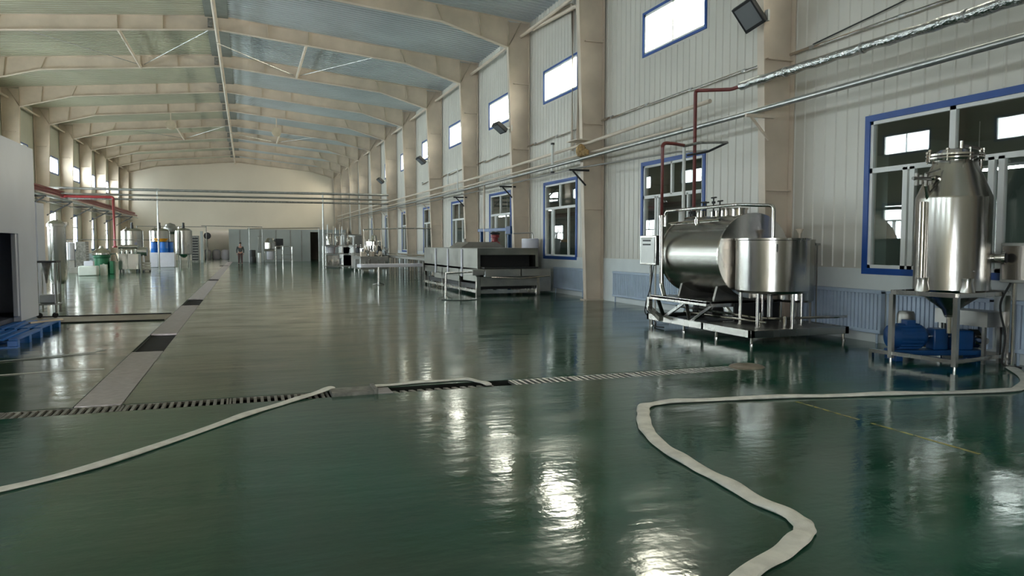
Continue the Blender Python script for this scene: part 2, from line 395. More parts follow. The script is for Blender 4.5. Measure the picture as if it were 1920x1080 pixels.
# ================================================================== PORTAL FRAMES
def ordinal(i): return ['first','second','third','fourth','fifth','sixth','seventh','eighth','ninth','tenth','eleventh','twelfth','thirteenth','fourteenth'][i]
def half(side):        # outline points (x,z) for one half: side=+1 right, -1 left
    def X(d): return RX+side*d          # distance from the ridge
    half_w = (WR-RX) if side > 0 else (RX-WL)
    return X, half_w
def make_frame(y):
    lab = 'cream steel portal frame'
    t = thing('portal_frame', lab, 'steel frame', (RX, y, 0), 'cream steel portal frames along the hall')
    for side in (1,-1):
        X, hw = half(side); e = hw-.02
        zi = 8.55
        # column
        c = MB()
        c.prism([(X(e-.52),0),(X(e-.04),0),(X(e-.04),9.45),(X(e-.80),9.45),(X(e-.80),8.9),(X(e-.80),zi)], 'y', y-.012, y+.012)
        c.add(*flange([(X(e-.52),0),(X(e-.80),zi)], y, .095, side)); c.add(*flange([(X(e-.02),0),(X(e-.02),9.45)], y, .12, side))
        c.box(min(X(e-.62),X(e)),max(X(e-.62),X(e)),y-.14,y+.14,0,.03)
        for z in (2.6, 5.0, 7.3): c.box(min(X(e-.6),X(e-.02)),max(X(e-.6),X(e-.02)),y-.1,y+.1,z-.012,z+.012)
        c.build('column', 'cream', t)
        # rafter
        r = MB(); top = lambda d: roof_z(X(d))-.03
        r.prism([(X(0),top(0)),(X(e-.8),top(e-.8)),(X(e-.8),zi),(X(7.4),9.23),(X(0),9.93)], 'y', y-.01, y+.01)
        r.add(*flange([(X(0),9.93),(X(7.4),9.23),(X(e-.8),zi)], y, .11, side)); r.add(*flange([(X(0),top(0)-.01),(X(e),top(e)-.01)], y, .11, side))
        r.build('rafter', 'cream', t)
        for d, zb, lean in ((1.9,9.75,.0),(3.45,9.6,.0),(7.4,9.23,-.22),(8.8,8.83,-.1)):
            MB().prism([(X(d)-.012,zb),(X(d)+.012,zb),(X(d+lean)+.012,top(d)-.02),(X(d+lean)-.012,top(d)-.02)], 'y', y-.1, y+.1).build('stiffener', 'cream_dirty', t)
        MB().prism([(X(e-.8)-.012,zi),(X(e-.8)+.012,zi),(X(e-.8)+.012,9.45),(X(e-.8)-.012,9.45)], 'y', y-.11, y+.11).build('stiffener', 'cream_dirty', t)
        MB().prism([(X(e-.8),zi),(X(e-.8),zi+.03),(X(e-.3),9.45),(X(e-.33),9.45)], 'y', y-.09, y+.09).build('stiffener', 'cream_dirty', t)
    return t
def flange(pts, y, hw, side):
    vs = []; fs = []; n = len(pts)
    for (x,z) in pts:
        for dy in (-hw,hw):
            vs.append((x,y+dy,z-.008)); vs.append((x+.0,y+dy,z+.018))
    for i in range(n-1):
        a = i*4; b = a+4
        fs += [(a,a+2,b+2,b),(a+1,b+1,b+3,a+3),(a,b,b+1,a+1),(a+2,a+3,b+3,b+2)]
    if abs(pts[0][0]-pts[-1][0]) < .4:       # upright flange: give it thickness in x
        vs = []
        for (x,z) in pts:
            for dy in (-hw,hw): vs.append((x-.012,y+dy,z)); vs.append((x+.012,y+dy,z))
    fs += [(0,1,3,2),((n-1)*4,(n-1)*4+2,(n-1)*4+3,(n-1)*4+1)]
    return vs, fs
fr0 = make_frame(FRAMES[2])
clues = {0:'standing behind the camera near the added back gate', 1:'standing just outside the picture on the near side', 2:'nearest, its column beside the wide blue window',
 3:'its column rising beside the two cream downpipes', 4:'whose haunch cuts the top edge of the picture', 5:'whose full rafter crosses nearest the camera', 6:'whose rafter holds the far ends of the diagonal rods',
 7:'seventh column from the camera on the right wall'}
for i, y in enumerate(FRAMES):
    if i < 1: continue
    k = i-1
    lab = 'cream steel portal frame, ' + (clues.get(i) if i < 7 else 'the %s one counted away from the wide blue window' % ordinal(i-2))
    if i == 2: fr0['label'] = lab
    else: dup(fr0, (RX, y, 0), lab)

# eave strut tubes, ridge tube, struts and rods
for x, side in ((WR-.32,'right'),(WL+.32,'left')):
    tag(MB().tube([(x,YB,8.98),(x,YF,8.98)],.06,10).build('eave_strut','cream'), 'long cream steel strut under the eave of the %s-hand wall' % side, 'strut')
tag(MB().tube([(RX,YB,9.86),(RX,YF,9.86)],.075,10).build('ridge_strut','cream'), 'long cream steel tube running under the ridge of the roof', 'strut')
dk = None
for i in range(3, len(FRAMES)-1):
    y = FRAMES[i]; lab = 'dark bracket plates under the ridge at the %s rafter in view' % ordinal(max(0,i-4))
    if i < 4: continue
    if dk is None:
        dk = MB().box(RX-.32,RX-.14,y-.2,y-.05,9.98,10.3).box(RX+.14,RX+.36,y+.03,y+.22,9.95,10.3).build('ridge_bracket','iron',loc=(RX,y,9.9)); tag(dk,lab,'bracket','ridge brackets')
    else:
        c = dk.copy(); COL.objects.link(c); c.location = (RX,y,9.9); c['label'] = lab
for (ya, yb, w_) in ((31.7,38.1,'nearest bay that shows struts'),(56.8,63.1,'far bay of the roof')):
    for x, s_ in ((-4.35,'left'),(2.45,'right')):
        z = 9.62 if s_ == 'left' else 9.66
        tag(MB().tube([(x,ya,z),(x,yb,z)],.06,10).build('roof_strut','cream'), 'cream strut between rafters, %s of the ridge, %s' % (s_, w_), 'strut')
        d = 1 if s_ == 'left' else 1
        tag(MB().tube([(x+.15,yb-.1,9.75),(x+3.2,ya+.1,9.95 if s_=='left' else 9.55)],.018,6).tube([(x-.15,yb-.1,9.75),(x-3.4,ya+.1,9.45)],.018,6).build('brace_rod','galv'), 'thin diagonal rods %s of the ridge, %s' % (s_, w_), 'rod')

# ================================================================== DRAINS
grn = [0]
def grate(x0, x1, y0, y1, label, m='iron', step=.062, wbar=.022, z=-.004):
    g_ = MB(); r = .02
    g_.box(x0,x1,y0,y0+r,z-.03,z); g_.box(x0,x1,y1-r,y1,z-.03,z); g_.box(x0,x0+r,y0,y1,z-.03,z); g_.box(x1-r,x1,y0,y1,z-.03,z)
    x = x0+step*.7
    while x < x1-.03: g_.box(x-wbar/2,x+wbar/2,y0+r,y1-r,z-.03,z); x += step
    return tag(g_.build('drain_grate', m, loc=((x0+x1)/2,(y0+y1)/2,z), smooth=False), label, 'drain grate', 'grates over the cross drain')
gx = [-5.2,-4.2,-3.2,-2.2,-1.2,-.2,.8]
names = ['out of the frame at the left','beyond the left edge','just outside the left edge','at the left edge of the picture, below the cover plates','right of the cover plates','where the left hose reaches the drain']
for i in range(6): grate(gx[i]+.004,gx[i+1]-.004,*DC,'dark iron drain grate '+names[i],'iron', .068, .03)
tag(MB().box(.82,1.30,DC[0]+.02,DC[1]-.02,-.02,.035).box(1.26,1.3,DC[0],DC[1],.0,.06).build('drain_grate','iron',bevel=.004), 'iron grate lifted slightly at the hose, left of the open drain', 'drain grate','grates over the cross drain')
tag(MB().box(1.30,1.46,DC[0],DC[1],-.03,.004).build('drain_cover','cover'), 'small grey plate between the lifted grate and the open drain stretch','cover')
gr2 = MB()
for i in range(11):
    x = 1.5+i*.098; gr2.prism([(x,DC[0]+.005),(x+.05,DC[0]+.005),(x+.015,DC[0]+.18),(x-.035,DC[0]+.18)],'z',-.05,-.012)
gr2.box(1.46,2.56,DC[0],DC[0]+.02,-.05,-.008)
tag(gr2.build('drain_grate','iron',smooth=False,loc=(2,8.1,0)),'short black toothed grate in the open stretch of drain behind the hose','drain grate','grates over the cross drain')
tag(MB().box(2.58,2.60,DC[0],DC[1],-.06,.002).box(2.60,2.86,DC[0]+.0,DC[1],-.14,-.12).build('drain_sump','dullsteel'),'open square steel sump left of the bright drain grates','sump')
names = ['bright steel drain grate nearest the open sump','second bright steel drain grate right of the sump','third bright steel drain grate right of the sump','last bright steel drain grate before the rusty drain end']
for i in range(4):
    a = 2.88+i*.78; grate(a+.003,a+.777,*DC,names[i],'grate', .078, .027)
tag(MB().lathe([(0,.0),(.1,.03),(.2,.02),(.24,-.005)],(6.15,8.12,0),'z',14).build('drain_patch','brown'),'muddy lump of patched floor at the right end of the cross drain','patch')
# longitudinal drain cover plates
def plate(y0, y1, label, z=.004):
    return tag(MB().box(LX[0]+.01,LX[1]-.01,y0+.01,y1-.01,-.03,z).build('drain_cover','cover',bevel=.003,loc=((LX[0]+LX[1])/2,(y0+y1)/2,0)), label, 'cover','cover plates of the long drain')
segs = [(8.28,10.25,'pinkish steel plate over the long drain, nearest the cross drain'),(10.25,12.25,'pinkish steel plate over the long drain in front of the nearest opening'),
 (14.6,17.0,'steel plate over the long drain just behind the nearest opening'),(17.0,19.2,'drain plate where the brown floor strip meets it'),(19.2,21.2,'drain plate in front of the second opening'),
 (23.7,29.5,'long drain plate behind the second opening'),(29.5,35.4,'long drain plate in front of the third opening'),(37,55,'long drain plates behind the third opening'),(55,72.8,'farthest plates of the long drain')]
for a,b,l_ in segs: plate(a,b,l_)
for a,b,l_ in ((12.27,14.6,'dark sunken mesh grate in the nearest opening of the long drain'),(21.2,23.7,'dark sunken mesh grate in the second opening of the long drain'),(35.4,37,'dark sunken mesh grate in the third opening of the long drain')):
    m_ = MB(); y = a+.02
    m_.box(LX[0],LX[0]+.015,a,b,-.06,-.03); m_.box(LX[1]-.015,LX[1],a,b,-.06,-.03)
    while y < b: m_.box(LX[0],LX[1],y,y+.014,-.06,-.035); y += .05
    tag(m_.build('drain_grate','black',smooth=False,loc=((LX[0]+LX[1])/2,(a+b)/2,0)), l_, 'drain grate','sunken grates of the long drain')
tag(MB().box(-4.3,-1.66,17.3,18.75,0,.004).build('floor_strip','brown'),'brownish worn strip across the floor left of the long drain','strip')
for y, l_ in ((17.25,'dark cable along the near edge of the brown floor strip'),(18.8,'dark cable along the far edge of the brown floor strip')):
    tag(MB().tube([(-4.3,y,.012),(-3,y+.02,.012),(-1.66,y-.02,.012)],.014,8).build('floor_cable','black'), l_, 'cable')
tag(MB().box(5.23,5.265,4.1,5.15,0,.0015).box(5.23,5.265,5.3,6.12,0,.0015).build('floor_line','linepaint'),'faded yellow line painted on the floor right of the curved hose','floor marking')
tag(MB().tube([(-2.9,10.6,.006),(-2.2,10.75,.006),(-1.75,10.7,.006)],.004,6).build('white_string','hose'),'thin white cord lying on the wet floor left of the cover plates','cord')
tag(MB().tube([(-3.3,11.8,.01),(-2.7,12.05,.01),(-2.15,12.35,.012),(-2.0,12.45,.03)],.008,6).build('thin_tube','galv'),'short pale tube end by the dark puddles left of the long drain','cord')

# ================================================================== HOSES
def catmull(P, k=8):
    P = [Vector(p) for p in P]; P = [2*P[0]-P[1]]+P+[2*P[-1]-P[-2]]; out = []
    for i in range(1, len(P)-2):
        for j in range(k):
            t = j/k; a,b,c,d = P[i-1:i+3]
            out.append(.5*((2*b)+(c-a)*t+(2*a-5*b+4*c-d)*t*t+(3*b-a-3*c+d)*t**3))
    return out+[P[-2]]
def flat_hose(pts, name, label, wid, thick=.026):
    P = catmull([(x,y,z) for x,y,z in pts], 8); vs = []; fs = []; n = 10
    for i, p in enumerate(P):
        d = (P[min(i+1,len(P)-1)]-P[max(i-1,0)]); d.z = 0; d.normalize(); a = Vector((d.y,-d.x,0))
        
        pin = 0
        if 1 < i < len(P)-2:
            u1 = (P[i]-P[i-1]).normalized(); u2 = (P[i+1]-P[i]).normalized(); pin = min(.3, 2.5*(1-u1.dot(u2)))
        w_ = wid*(1-pin+.05*math.sin(i*.9)+.05*math.sin(i*.37)); th = thick*(1+1.6*pin+.25*math.sin(i*.53+1))
        for k in range(n):
            t = 2*PI*k/n; vs.append(p+a*(w_/2)*math.copysign(abs(math.cos(t))**.7,math.cos(t))+Vector((0,0,th/2+th/2*math.sin(t))))
    for i in range(len(P)-1):
        for k in range(n): fs.append((i*n+k,i*n+(k+1)%n,(i+1)*n+(k+1)%n,(i+1)*n+k))
    fs += [tuple(range(n-1,-1,-1)), tuple(range((len(P)-1)*n,len(P)*n))]
    return tag(MB().add(vs,fs).build(name,'hose'), label, 'hose')
flat_hose([(-2.6,4.9,0),(-2.1,5.2,0),(-1.54,5.59,0),(-.99,6.04,0),(-.31,6.95,0),(.10,7.5,0),(.42,7.85,0),(.72,8.14,.02),(.85,8.24,.035)],'fire_hose','flat white canvas hose running from the lower left to the lifted drain grate',.10)
flat_hose([(1.28,8.30,.0),(1.6,8.37,0),(2.0,8.41,0),(2.38,8.40,0),(2.52,8.2,0),(2.56,8.0,0)],'fire_hose','short length of flat white hose along the far edge of the open drain',.085)
flat_hose([(9.3,6.9,0),(8.7,6.25,0),(8.12,5.88,0),(7.7,5.78,0),(6.9,5.95,0),(6.02,6.14,0),(5.2,6.32,0),(4.3,6.47,0),(3.9,6.49,0),(3.66,6.40,0),(3.50,6.15,0),(3.31,5.8,0),(3.15,5.42,0),(3.04,4.95,0),(3.0,4.5,0),(2.985,4.1,0),(2.96,3.72,0),(2.985,3.5,0),(2.93,3.34,0),(2.85,3.25,0),(2.6,3.1,0),(2.2,2.9,0),(1.5,2.4,0)],'fire_hose','long flat white canvas hose bending twice across the green floor at the right',.125,.03)

# ================================================================== RADIATORS
def radiator(y0, y1, label):
    t = thing('radiator', label, 'radiator', (WR-.09,(y0+y1)/2,0), 'blue-grey wall radiators')
    b = MB(); y = y0
    while y < y1-.02: b.box(WR-.13,WR-.05,y,y+.058,.2,.84); y += .08
    b.build('radiator_fins','radiator',t,smooth=False)
    MB().box(WR-.14,WR-.04,y0,y1,.80,.86).box(WR-.14,WR-.04,y0,y1,.16,.22).build('radiator_header','radiator',t,bevel=.01)
    MB().tube([(WR-.09,y0+.1,0),(WR-.09,y0+.1,.2)],.02,8).tube([(WR-.09,y1-.1,0),(WR-.09,y1-.1,.2)],.02,8).build('radiator_foot','radiator',t)
    return t
radiator(9.25,11.04,'blue-grey ribbed wall radiator between the horizontal tank and the pump table')
radiator(7.4,9.15,'blue-grey ribbed wall radiator behind the blue pump')
radiator(14.9,18.57,'blue-grey ribbed wall radiator left of the horizontal tank')
radiator(20.5,22.8,'blue-grey ribbed wall radiator under the window beside the cooling tunnel')
radiator(5.6,7.1,'blue-grey ribbed wall radiator at the right edge of the picture')

# ================================================================== WALL PIPES, RIGHT
PX = 8.82
foil = []
for i in range(58):
    y = -2+i*.245; foil.append((PX+.006*math.sin(i*1.7), y, 4.52+.0045*(y)+.008*math.sin(i*2.3)))
p_ = thing('foil_pipe','thick foil-wrapped pipe high on the right wall, ending at the dark red pipe','pipe',(PX,5,4.5))
MB().tube(foil,[.078+.007*math.sin(i*2.1) for i in range(58)],14).build('foil_wrap','foil',p_)
for i in range(3,58,7):
    MB().tube([Vector(foil[i])-Vector((0,.015,0)),Vector(foil[i])+Vector((0,.015,0))],.089,14).build('pipe_band','galv',p_)
tag(MB().tube([(PX,-2,4.04),(PX,6.6,4.08),(PX,11.6,4.03),(PX,19.2,3.97),(PX,33,3.92),(PX,53,3.98),(PX,78,4.1)],.05,12).build('steel_pipe','galv'),'long silver steel pipe along the right wall below the foil pipe','pipe')
tag(MB().tube([(8.62,12.75,3.44),(PX+.02,14.2,3.60),(PX+.02,19.2,3.74),(PX+.02,29,3.74),(PX+.02,47,3.80),(PX+.02,78,3.9)],.022,10).build('steel_pipe','dullsteel'),'thin dark pipe under the silver pipe, beyond the horizontal tank','pipe')
tag(MB().tube([(8.98,13.2,4.52),(8.96,19,4.40),(8.92,29,4.32),(8.9,48,4.4),(8.9,79,4.45)],.045,12).build('cream_pipe','cream'),'cream painted pipe above the silver pipe on the right wall','pipe')
tag(MB().tube([(8.95,14.2,4.12),(8.95,19.5,4.12),(8.95,33,4.08),(8.95,60,4.2)],.028,10).build('cream_pipe','cream'),'thinner cream pipe close behind the silver pipe on the right wall','pipe')
cc = thing('cable_conduit','thin shiny conduit clipped along the right wall above all the pipes','conduit',(9.6,20,5.13))
y = 5.2
while y < 42:
    e = y+1.95 if y < 30 else y+3
    MB().tube([(9.62,y,5.13),(9.62,e-.05,5.13-.003*(y-5))],.03,8).build('conduit_length','polish',cc)
    MB().tube([(9.62,e-.1,5.13),(9.62,e+.02,5.13)],.036,8).build('conduit_clip','galv',cc); y = e
tag(MB().tube(bend([(9.62,-1,5.55),(9.62,7.5,5.5),(9.62,9.3,5.32),(9.62,11.0,5.17)],.3),.012,6).build('wall_cable','black'),'thin black cable sagging above the conduit near the wide window','cable')

BL = ['cream triangular pipe bracket on the column by the wide window','black triangular pipe bracket on the column next to the tall downpipes','black pipe bracket above the blue gantry','black pipe bracket above the cooling tunnel',
      'cream pipe bracket on the column behind the cooling tunnel','cream pipe bracket two columns beyond the cooling tunnel','cream pipe bracket where the overhead pipes meet the right wall','farthest cream pipe bracket in view on the right wall']
for i,(y,z,m) in enumerate([(11.45,3.93,'cream'),(19.3,3.68,'black'),(25.4,3.66,'black'),(31.7,3.65,'black'),(38.1,3.68,'cream'),(44.4,3.72,'cream'),(50.5,3.76,'cream'),(56.8,3.78,'cream')]):
    t = thing('pipe_bracket', BL[i], 'bracket', (9.0,y,z), 'pipe brackets on the right-hand columns')
    MB().beam((8.55,y,z),(9.16,y,z),.055,.055).build('arm',m,t)
    MB().beam((8.66,y,z-.02),(9.06,y,z-.42),.04,.04).build('strut',m,t)
t = thing('insulated_valve','rust-stained lump of pipe insulation on the column beside the downpipes','valve',(8.82,19.0,4.1))
MB().lathe([(0,-.16),(.1,-.13),(.15,0),(.13,.12),(.05,.2),(0,.22)],(8.84,19.15,4.18),'z',12).build('insulation','rust',t)
MB().lathe([(0,-.1),(.09,-.05),(.1,.06),(0,.12)],(8.80,18.75,4.1),'z',10).build('insulation','rust',t)
MB().box(8.6,9.1,18.9,19.6,4.47,4.5).build('shelf_plate','cream',t)
tag(MB().tube(bend([(9.45,24.4,8.98),(9.45,20.7,8.72),(9.45,20.7,4.5)],.3),.06,12).build('downpipe','cream'),'tall cream downpipe bending out under the eave, the one nearer the camera','pipe','cream downpipes')
tag(MB().tube(bend([(9.6,24.4,9.2),(9.6,21.45,9.0),(9.6,21.45,4.5)],.25),.045,12).build('downpipe','cream'),'thinner tall cream downpipe, the one nearer the small high window','pipe','cream downpipes')
rz = thing('pipe_riser','short white riser linking pipes above the first small blue window','pipe',(8.84,21.2,3.76))
MB().tube([(8.84,21.2,3.75),(8.84,21.2,4.68)],.042,10).build('riser_tube','white',rz)
for z in (3.76,4.62): MB().tube([(8.84,21.2,z),(8.84,21.2,z+.06)],.058,10).build('riser_flange','black',rz)
tag(MB().tube([(8.82,28.1,1.2),(8.82,28.1,4.0)],.04,10).build('pipe_riser','cream'),'pale vertical pipe dropping from the wall pipes behind the blue gantry','pipe')
tag(MB().tube(bend([(8.82,32,3.95),(8.82,32,4.9),(8.9,34,4.9),(8.9,34,4.35)],.1),.03,8).build('pipe_riser','white'),'pale pipe loop standing above the wall pipes beyond the blue gantry','pipe')

t = thing('red_pipe','dark red steam pipe stepping down from the foil pipe to the horizontal tank','pipe',(8.5,13.0,2.1))
MB().tube(bend([(PX,11.95,4.57),(8.8,12.25,4.56),(8.5,13.0,4.66),(8.5,13.0,2.2)],.07),.036,12).build('pipe_run','red',t)
MB().tube([(8.5,13.0,2.13),(8.5,13.0,2.27)],.055,12).build('pipe_flange','black',t)
t = thing('brown_pipe','brown pipe loop dropping to the polished vent pipe left of the tank','pipe',(7.62,12.76,2.16))
MB().tube(bend([(8.32,13.1,3.58),(7.9,12.8,3.56),(7.62,12.76,3.56),(7.62,12.76,2.16)],.1),.034,12).build('pipe_run','red',t)
t = thing('pipe_loop','black-ended steel pipe loops sticking out beside the red steam pipe','pipe',(8.5,12.8,3.6))
MB().tube(bend([(8.30,13.1,3.56),(8.45,12.75,3.60),(8.82,12.35,3.57)],.08),.026,10).build('pipe_run','iron',t)
MB().tube(bend([(8.36,13.05,3.38),(8.6,12.7,3.42),(8.82,12.35,3.57)],.06),.022,10).build('pipe_run','black',t)
tag(MB().tube(bend([(8.32,13.1,3.6),(8.32,13.1,2.1)],.05),.034,12).build('white_pipe','white'),'white vertical pipe beside the red steam pipe above the tank','pipe')

def floodlight(x, y, z, label, s, rot, colx):
    t = thing('floodlight', label, 'floodlight', (x,y,z), 'floodlights on the right-hand columns')
    h = MB().box(x-.06,x+.10,y-s*.45,y+s*.45,z-s*.55,z+s*.55).box(x+.1,x+.14,y-s*.3,y+s*.3,z-s*.4,z+s*.4).build('lamp_housing','black',t,bevel=.015)
    gg = MB().box(x-.066,x-.058,y-s*.36,y+s*.36,z-s*.42,z+s*.45).build('lamp_glass','lampglass',t)
    gg.parent = h; h.rotation_euler = rot
    MB().beam((x+.02,y,z),(colx,y,z+.02),.05,.04).box(colx-.02,colx+.02,y-.09,y+.09,z-.08,z+.12).build('bracket','galv',t)
    return t
R_ = math.radians
for (x,y,z,l_,s_,rot) in ((8.62,11.5,5.72,'tilted black floodlight with grey glass on the nearest column',.46,(R_(-25),R_(-30),R_(38))),
        (8.55,25.4,5.72,'floodlight on the column right of the third small high window',.42,(R_(-10),R_(-55),R_(25))),
        (8.55,38.1,5.9,'floodlight under the fifth high window, pointing down',.42,(R_(-10),R_(-50),R_(25))),
        (8.55,50.5,5.85,'farthest floodlight in view, on a column under the high windows',.42,(R_(-10),R_(-50),R_(25)))):
    floodlight(x,y,z,l_,s_,rot,8.98)

# ================================================================== HORIZONTAL TANK SKID
ox = (8.5,11.4,0)
sk = thing('tank_skid','low stainless frame carrying the horizontal tank and the small upright tanks','frame',ox)
s = MB(); x0,x1,y0,y1 = 7.45,9.4,9.75,13.0; x2 = 9.08
s.box(x0,x1,y0,y0+.08,.12,.24); s.box(x0,x2,y1-.08,y1,.12,.24); s.box(x0,x0+.08,y0,y1,.12,.24); s.box(x1-.08,x1,y0,11.1,.12,.24); s.box(x2-.08,x2,11.1,y1,.12,.24); s.box(x0,x1,11.05,11.13,.12,.24)
s.build('base_frame','steel',sk,bevel=.006)
MB().box(x0+.05,x1-.05,y0+.05,11.08,.215,.232).build('deck_plate','dullsteel',sk)
for (a,b) in ((x0+.06,y0+.06),(x1-.06,y0+.06),(x0+.06,10.75),(x0+.06,11.75),(x0+.06,12.9),(x2-.04,12.9),(x1-.06,11.05)):
    MB().tube([(a,b,0),(a,b,.12)],.022,10).lathe([(.035,0),(.035,.02),(.02,.03)],(a,b,0),'z',10).build('foot','steel',sk)
c = MB(); c.box(7.5,9.1,11.05,12.95,.56,.60); c.box(7.5,7.58,11.05,12.95,.52,.61); c.box(9.03,9.1,11.05,12.95,.5,.6); c.box(7.6,9.1,11.05,11.11,.5,.6)
c.build('cradle_plate','steel',sk,bevel=.005)
for (ya,yb) in ((11.1,11.5),(11.9,11.55),(11.95,12.4),(12.9,12.45)):
    MB().beam((7.64,ya,.52),(7.5,yb,.22),.06,.05).build('brace','steel',sk); MB().beam((9.06,ya,.52),(9.04,yb,.22),.06,.05).build('brace','steel',sk)
MB().beam((7.49,12.96,.34),(7.3,12.2,.2),.08,.08).beam((7.49,12.96,.3),(7.49,12.96,.56),.08,.08).build('corner_bar','steel',sk)
# tank itself
ht = thing('horizontal_tank','large horizontal brushed stainless cylinder tank lying on the skid','tank',(8.55,12.1,.65))
MB().lathe([(.70,11.2),(.735,11.215),(.735,13.08),(.70,13.12)],(8.55,0,1.4),'y',64).build('tank_body','steel_h',ht)
MB().lathe([(0,11.185),(.4,11.187),(.7,11.195),(.725,11.22)],(8.55,0,1.4),'y',64).build('tank_end','tankend',ht)
for q_ in ((11.17,11.21),(13.06,13.1)): MB().lathe([(.732,q_[0]),(.755,q_[0]),(.755,q_[1]),(.732,q_[1])],(8.55,0,1.4),'y',64).build('rim_band','polish',ht)
for i,(y,r,h) in enumerate(((11.55,.14,.14),(11.95,.10,.16),(12.25,.11,.12),(12.75,.09,.14))):
    MB().lathe([(r,2.08),(r,2.08+h),(r*1.12,2.08+h),(r*1.12,2.11+h),(0,2.12+h)],(8.5,y,0),'z',24).build('nozzle','polish',ht)
MB().lathe([(.06,1.98),(.06,2.24),(.07,2.24),(.07,2.27),(0,2.27)],(8.22,13.0,0),'z',16).build('nozzle','white',ht)
# saddle supports
for y in (11.55,12.7):
    MB().prism([(8.0,.6),(9.1,.6),(9.0,.95),(8.1,.95)],'y',y,y+.06).build('saddle','dullsteel',ht)
# top valve cluster
for (dx,y,z) in ((-.18,12.1,2.36),(-.1,12.3,2.38),(-.22,12.55,2.28),(-.05,11.85,2.38),(.02,12.15,2.46)):
    MB().tube([(8.35+dx,y,2.12),(8.35+dx,y,z)],.014,8).lathe([(0,-.03),(.035,-.02),(.035,.02),(0,.03)],(8.35+dx,y,z-.08),'z',10).tube([(8.27+dx,y-.05,z),(8.45+dx,y+.06,z+.02)],.014,8).build('valve_handle','black',ht)
MB().lathe([(0,-.05),(.05,-.04),(.05,.04),(0,.05)],(7.95,12.05,2.02),'z',14).tube([(7.95,11.35,2.03),(7.95,13.0,2.0)],.026,10).tube([(7.95,12.05,1.95),(7.95,12.05,2.1)],.03,10).build('pipe_manifold','polish',ht)
ht.location = (8.55-.13, 12.1-.2, .65)
# overflow pipe arch
tag(MB().tube(bend([(7.82,12.95,1.95),(7.82,12.95,2.25),(7.95,10.85,2.28),(8.2,10.2,2.24),(8.2,10.2,1.69)],.09),.03,12).build('arch_pipe','polish'),'polished steel pipe arching over the horizontal tank down to the small round tank','pipe')
for z in (1.70,1.76): pass
tag(MB().tube(bend([(7.6,12.6,.6),(7.62,12.74,.8),(7.62,12.76,2.12)],.06),.045,12).lathe([(.06,2.12),(.06,2.16),(0,2.16)],(7.62,12.76,0),'z',12).build('vent_pipe','polish'),'upright polished pipe at the far end of the horizontal tank by the control box','pipe')
# small upright tank
st = thing('upright_tank','round open-topped stainless tank on legs in front of the horizontal tank','tank',(8.3,10.38,.24))
MB().lathe([(.05,.74),(.56,.80),(.59,.84),(.59,1.66),(.605,1.67),(.605,1.70),(.58,1.70),(.575,1.66),(.1,1.68),(0,1.69)],(8.3,10.34,0),'z',56).build('tank_body','steel',st)
for a in (3.6,4.75,5.9,1.2,2.4):
    x,y = 8.3+.50*math.cos(a), 10.34+.50*math.sin(a); MB().tube([(x,y,.235),(x,y,.86)],.028,12).lathe([(.045,.235),(.045,.25),(0,.25)],(x,y,0),'z',12).build('leg','polish',st)
MB().lathe([(.045,.36),(.045,.74)],(8.3,10.38,0),'z',14).build('outlet','dullsteel',st)
MB().box(7.98,8.06,9.83,9.85,1.48,1.6).build('name_plate','polish',st)
s2 = thing('upright_tank','dark narrow upright tank between the round tank and the wall','tank',(9.02,10.60,.24))
MB().lathe([(.26,.6),(.3,.64),(.3,1.64),(.31,1.68),(0,1.7)],(9.02,10.60,0),'z',32).build('tank_body','steel_h',s2)
for a in (.8,2.4,4.0,5.5): MB().tube([(9.02+.24*math.cos(a),10.60+.24*math.sin(a),.235),(9.02+.24*math.cos(a),10.60+.24*math.sin(a),.66)],.02,8).build('leg','steel',s2)
MB().lathe([(.02,1.7),(.02,1.78),(.07,1.86),(.0,1.87)],(8.95,10.45,0),'z',10).build('filler_cap','cream',s2)
MB().box(9.31,9.40,10.45,10.52,1.58,1.62).tube([(9.36,10.48,.24),(9.36,10.48,1.6)],.012,8).build('level_tube','dullsteel',s2)
# pipework under tanks
pw_ = thing('skid_pipework','polished low pipe run passing over the skid to its right','pipe',(8.6,10.9,.24))
MB().tube(bend([(7.75,12.4,.42),(7.9,11.4,.40),(8.1,10.6,.36),(8.25,10.25,.36),(9.72-.1,9.95,.38)],.08),.022,10).tube(bend([(7.6,11.9,.36),(7.85,10.9,.33),(8.0,10.1,.32)],.06),.018,10).build('pipe_run','polish',pw_)
MB().tube([(8.3,10.0,.235),(8.3,10.0,.42)],.03,10).build('valve','polish',pw_); MB().tube([(8.05,10.3,.235),(8.05,10.3,.46)],.025,10).build('valve','polish',pw_)
pm = thing('skid_pump','dark pump with its motor under the horizontal tank','pump',(8.3,12.0,.24))
MB().box(7.9,8.9,11.6,12.6,.12,.2).build('pump_base','black',pm)
MB().tube([(8.2,11.7,.36),(8.2,12.15,.36)],.13,20).build('motor','dullsteel',pm); MB().lathe([(.14,12.15),(.16,12.2),(.16,12.3),(.08,12.34)],(8.2,0,.36),'y',20).build('pump_head','black',pm)
tag(MB().box(8.05,9.0,11.0,11.04,.235,.56).build('shade_plate','rubber'),'added dark plate standing in for the shadow between round tank and tank cradle','plate')  # black plate added where only shade lies below the cradle
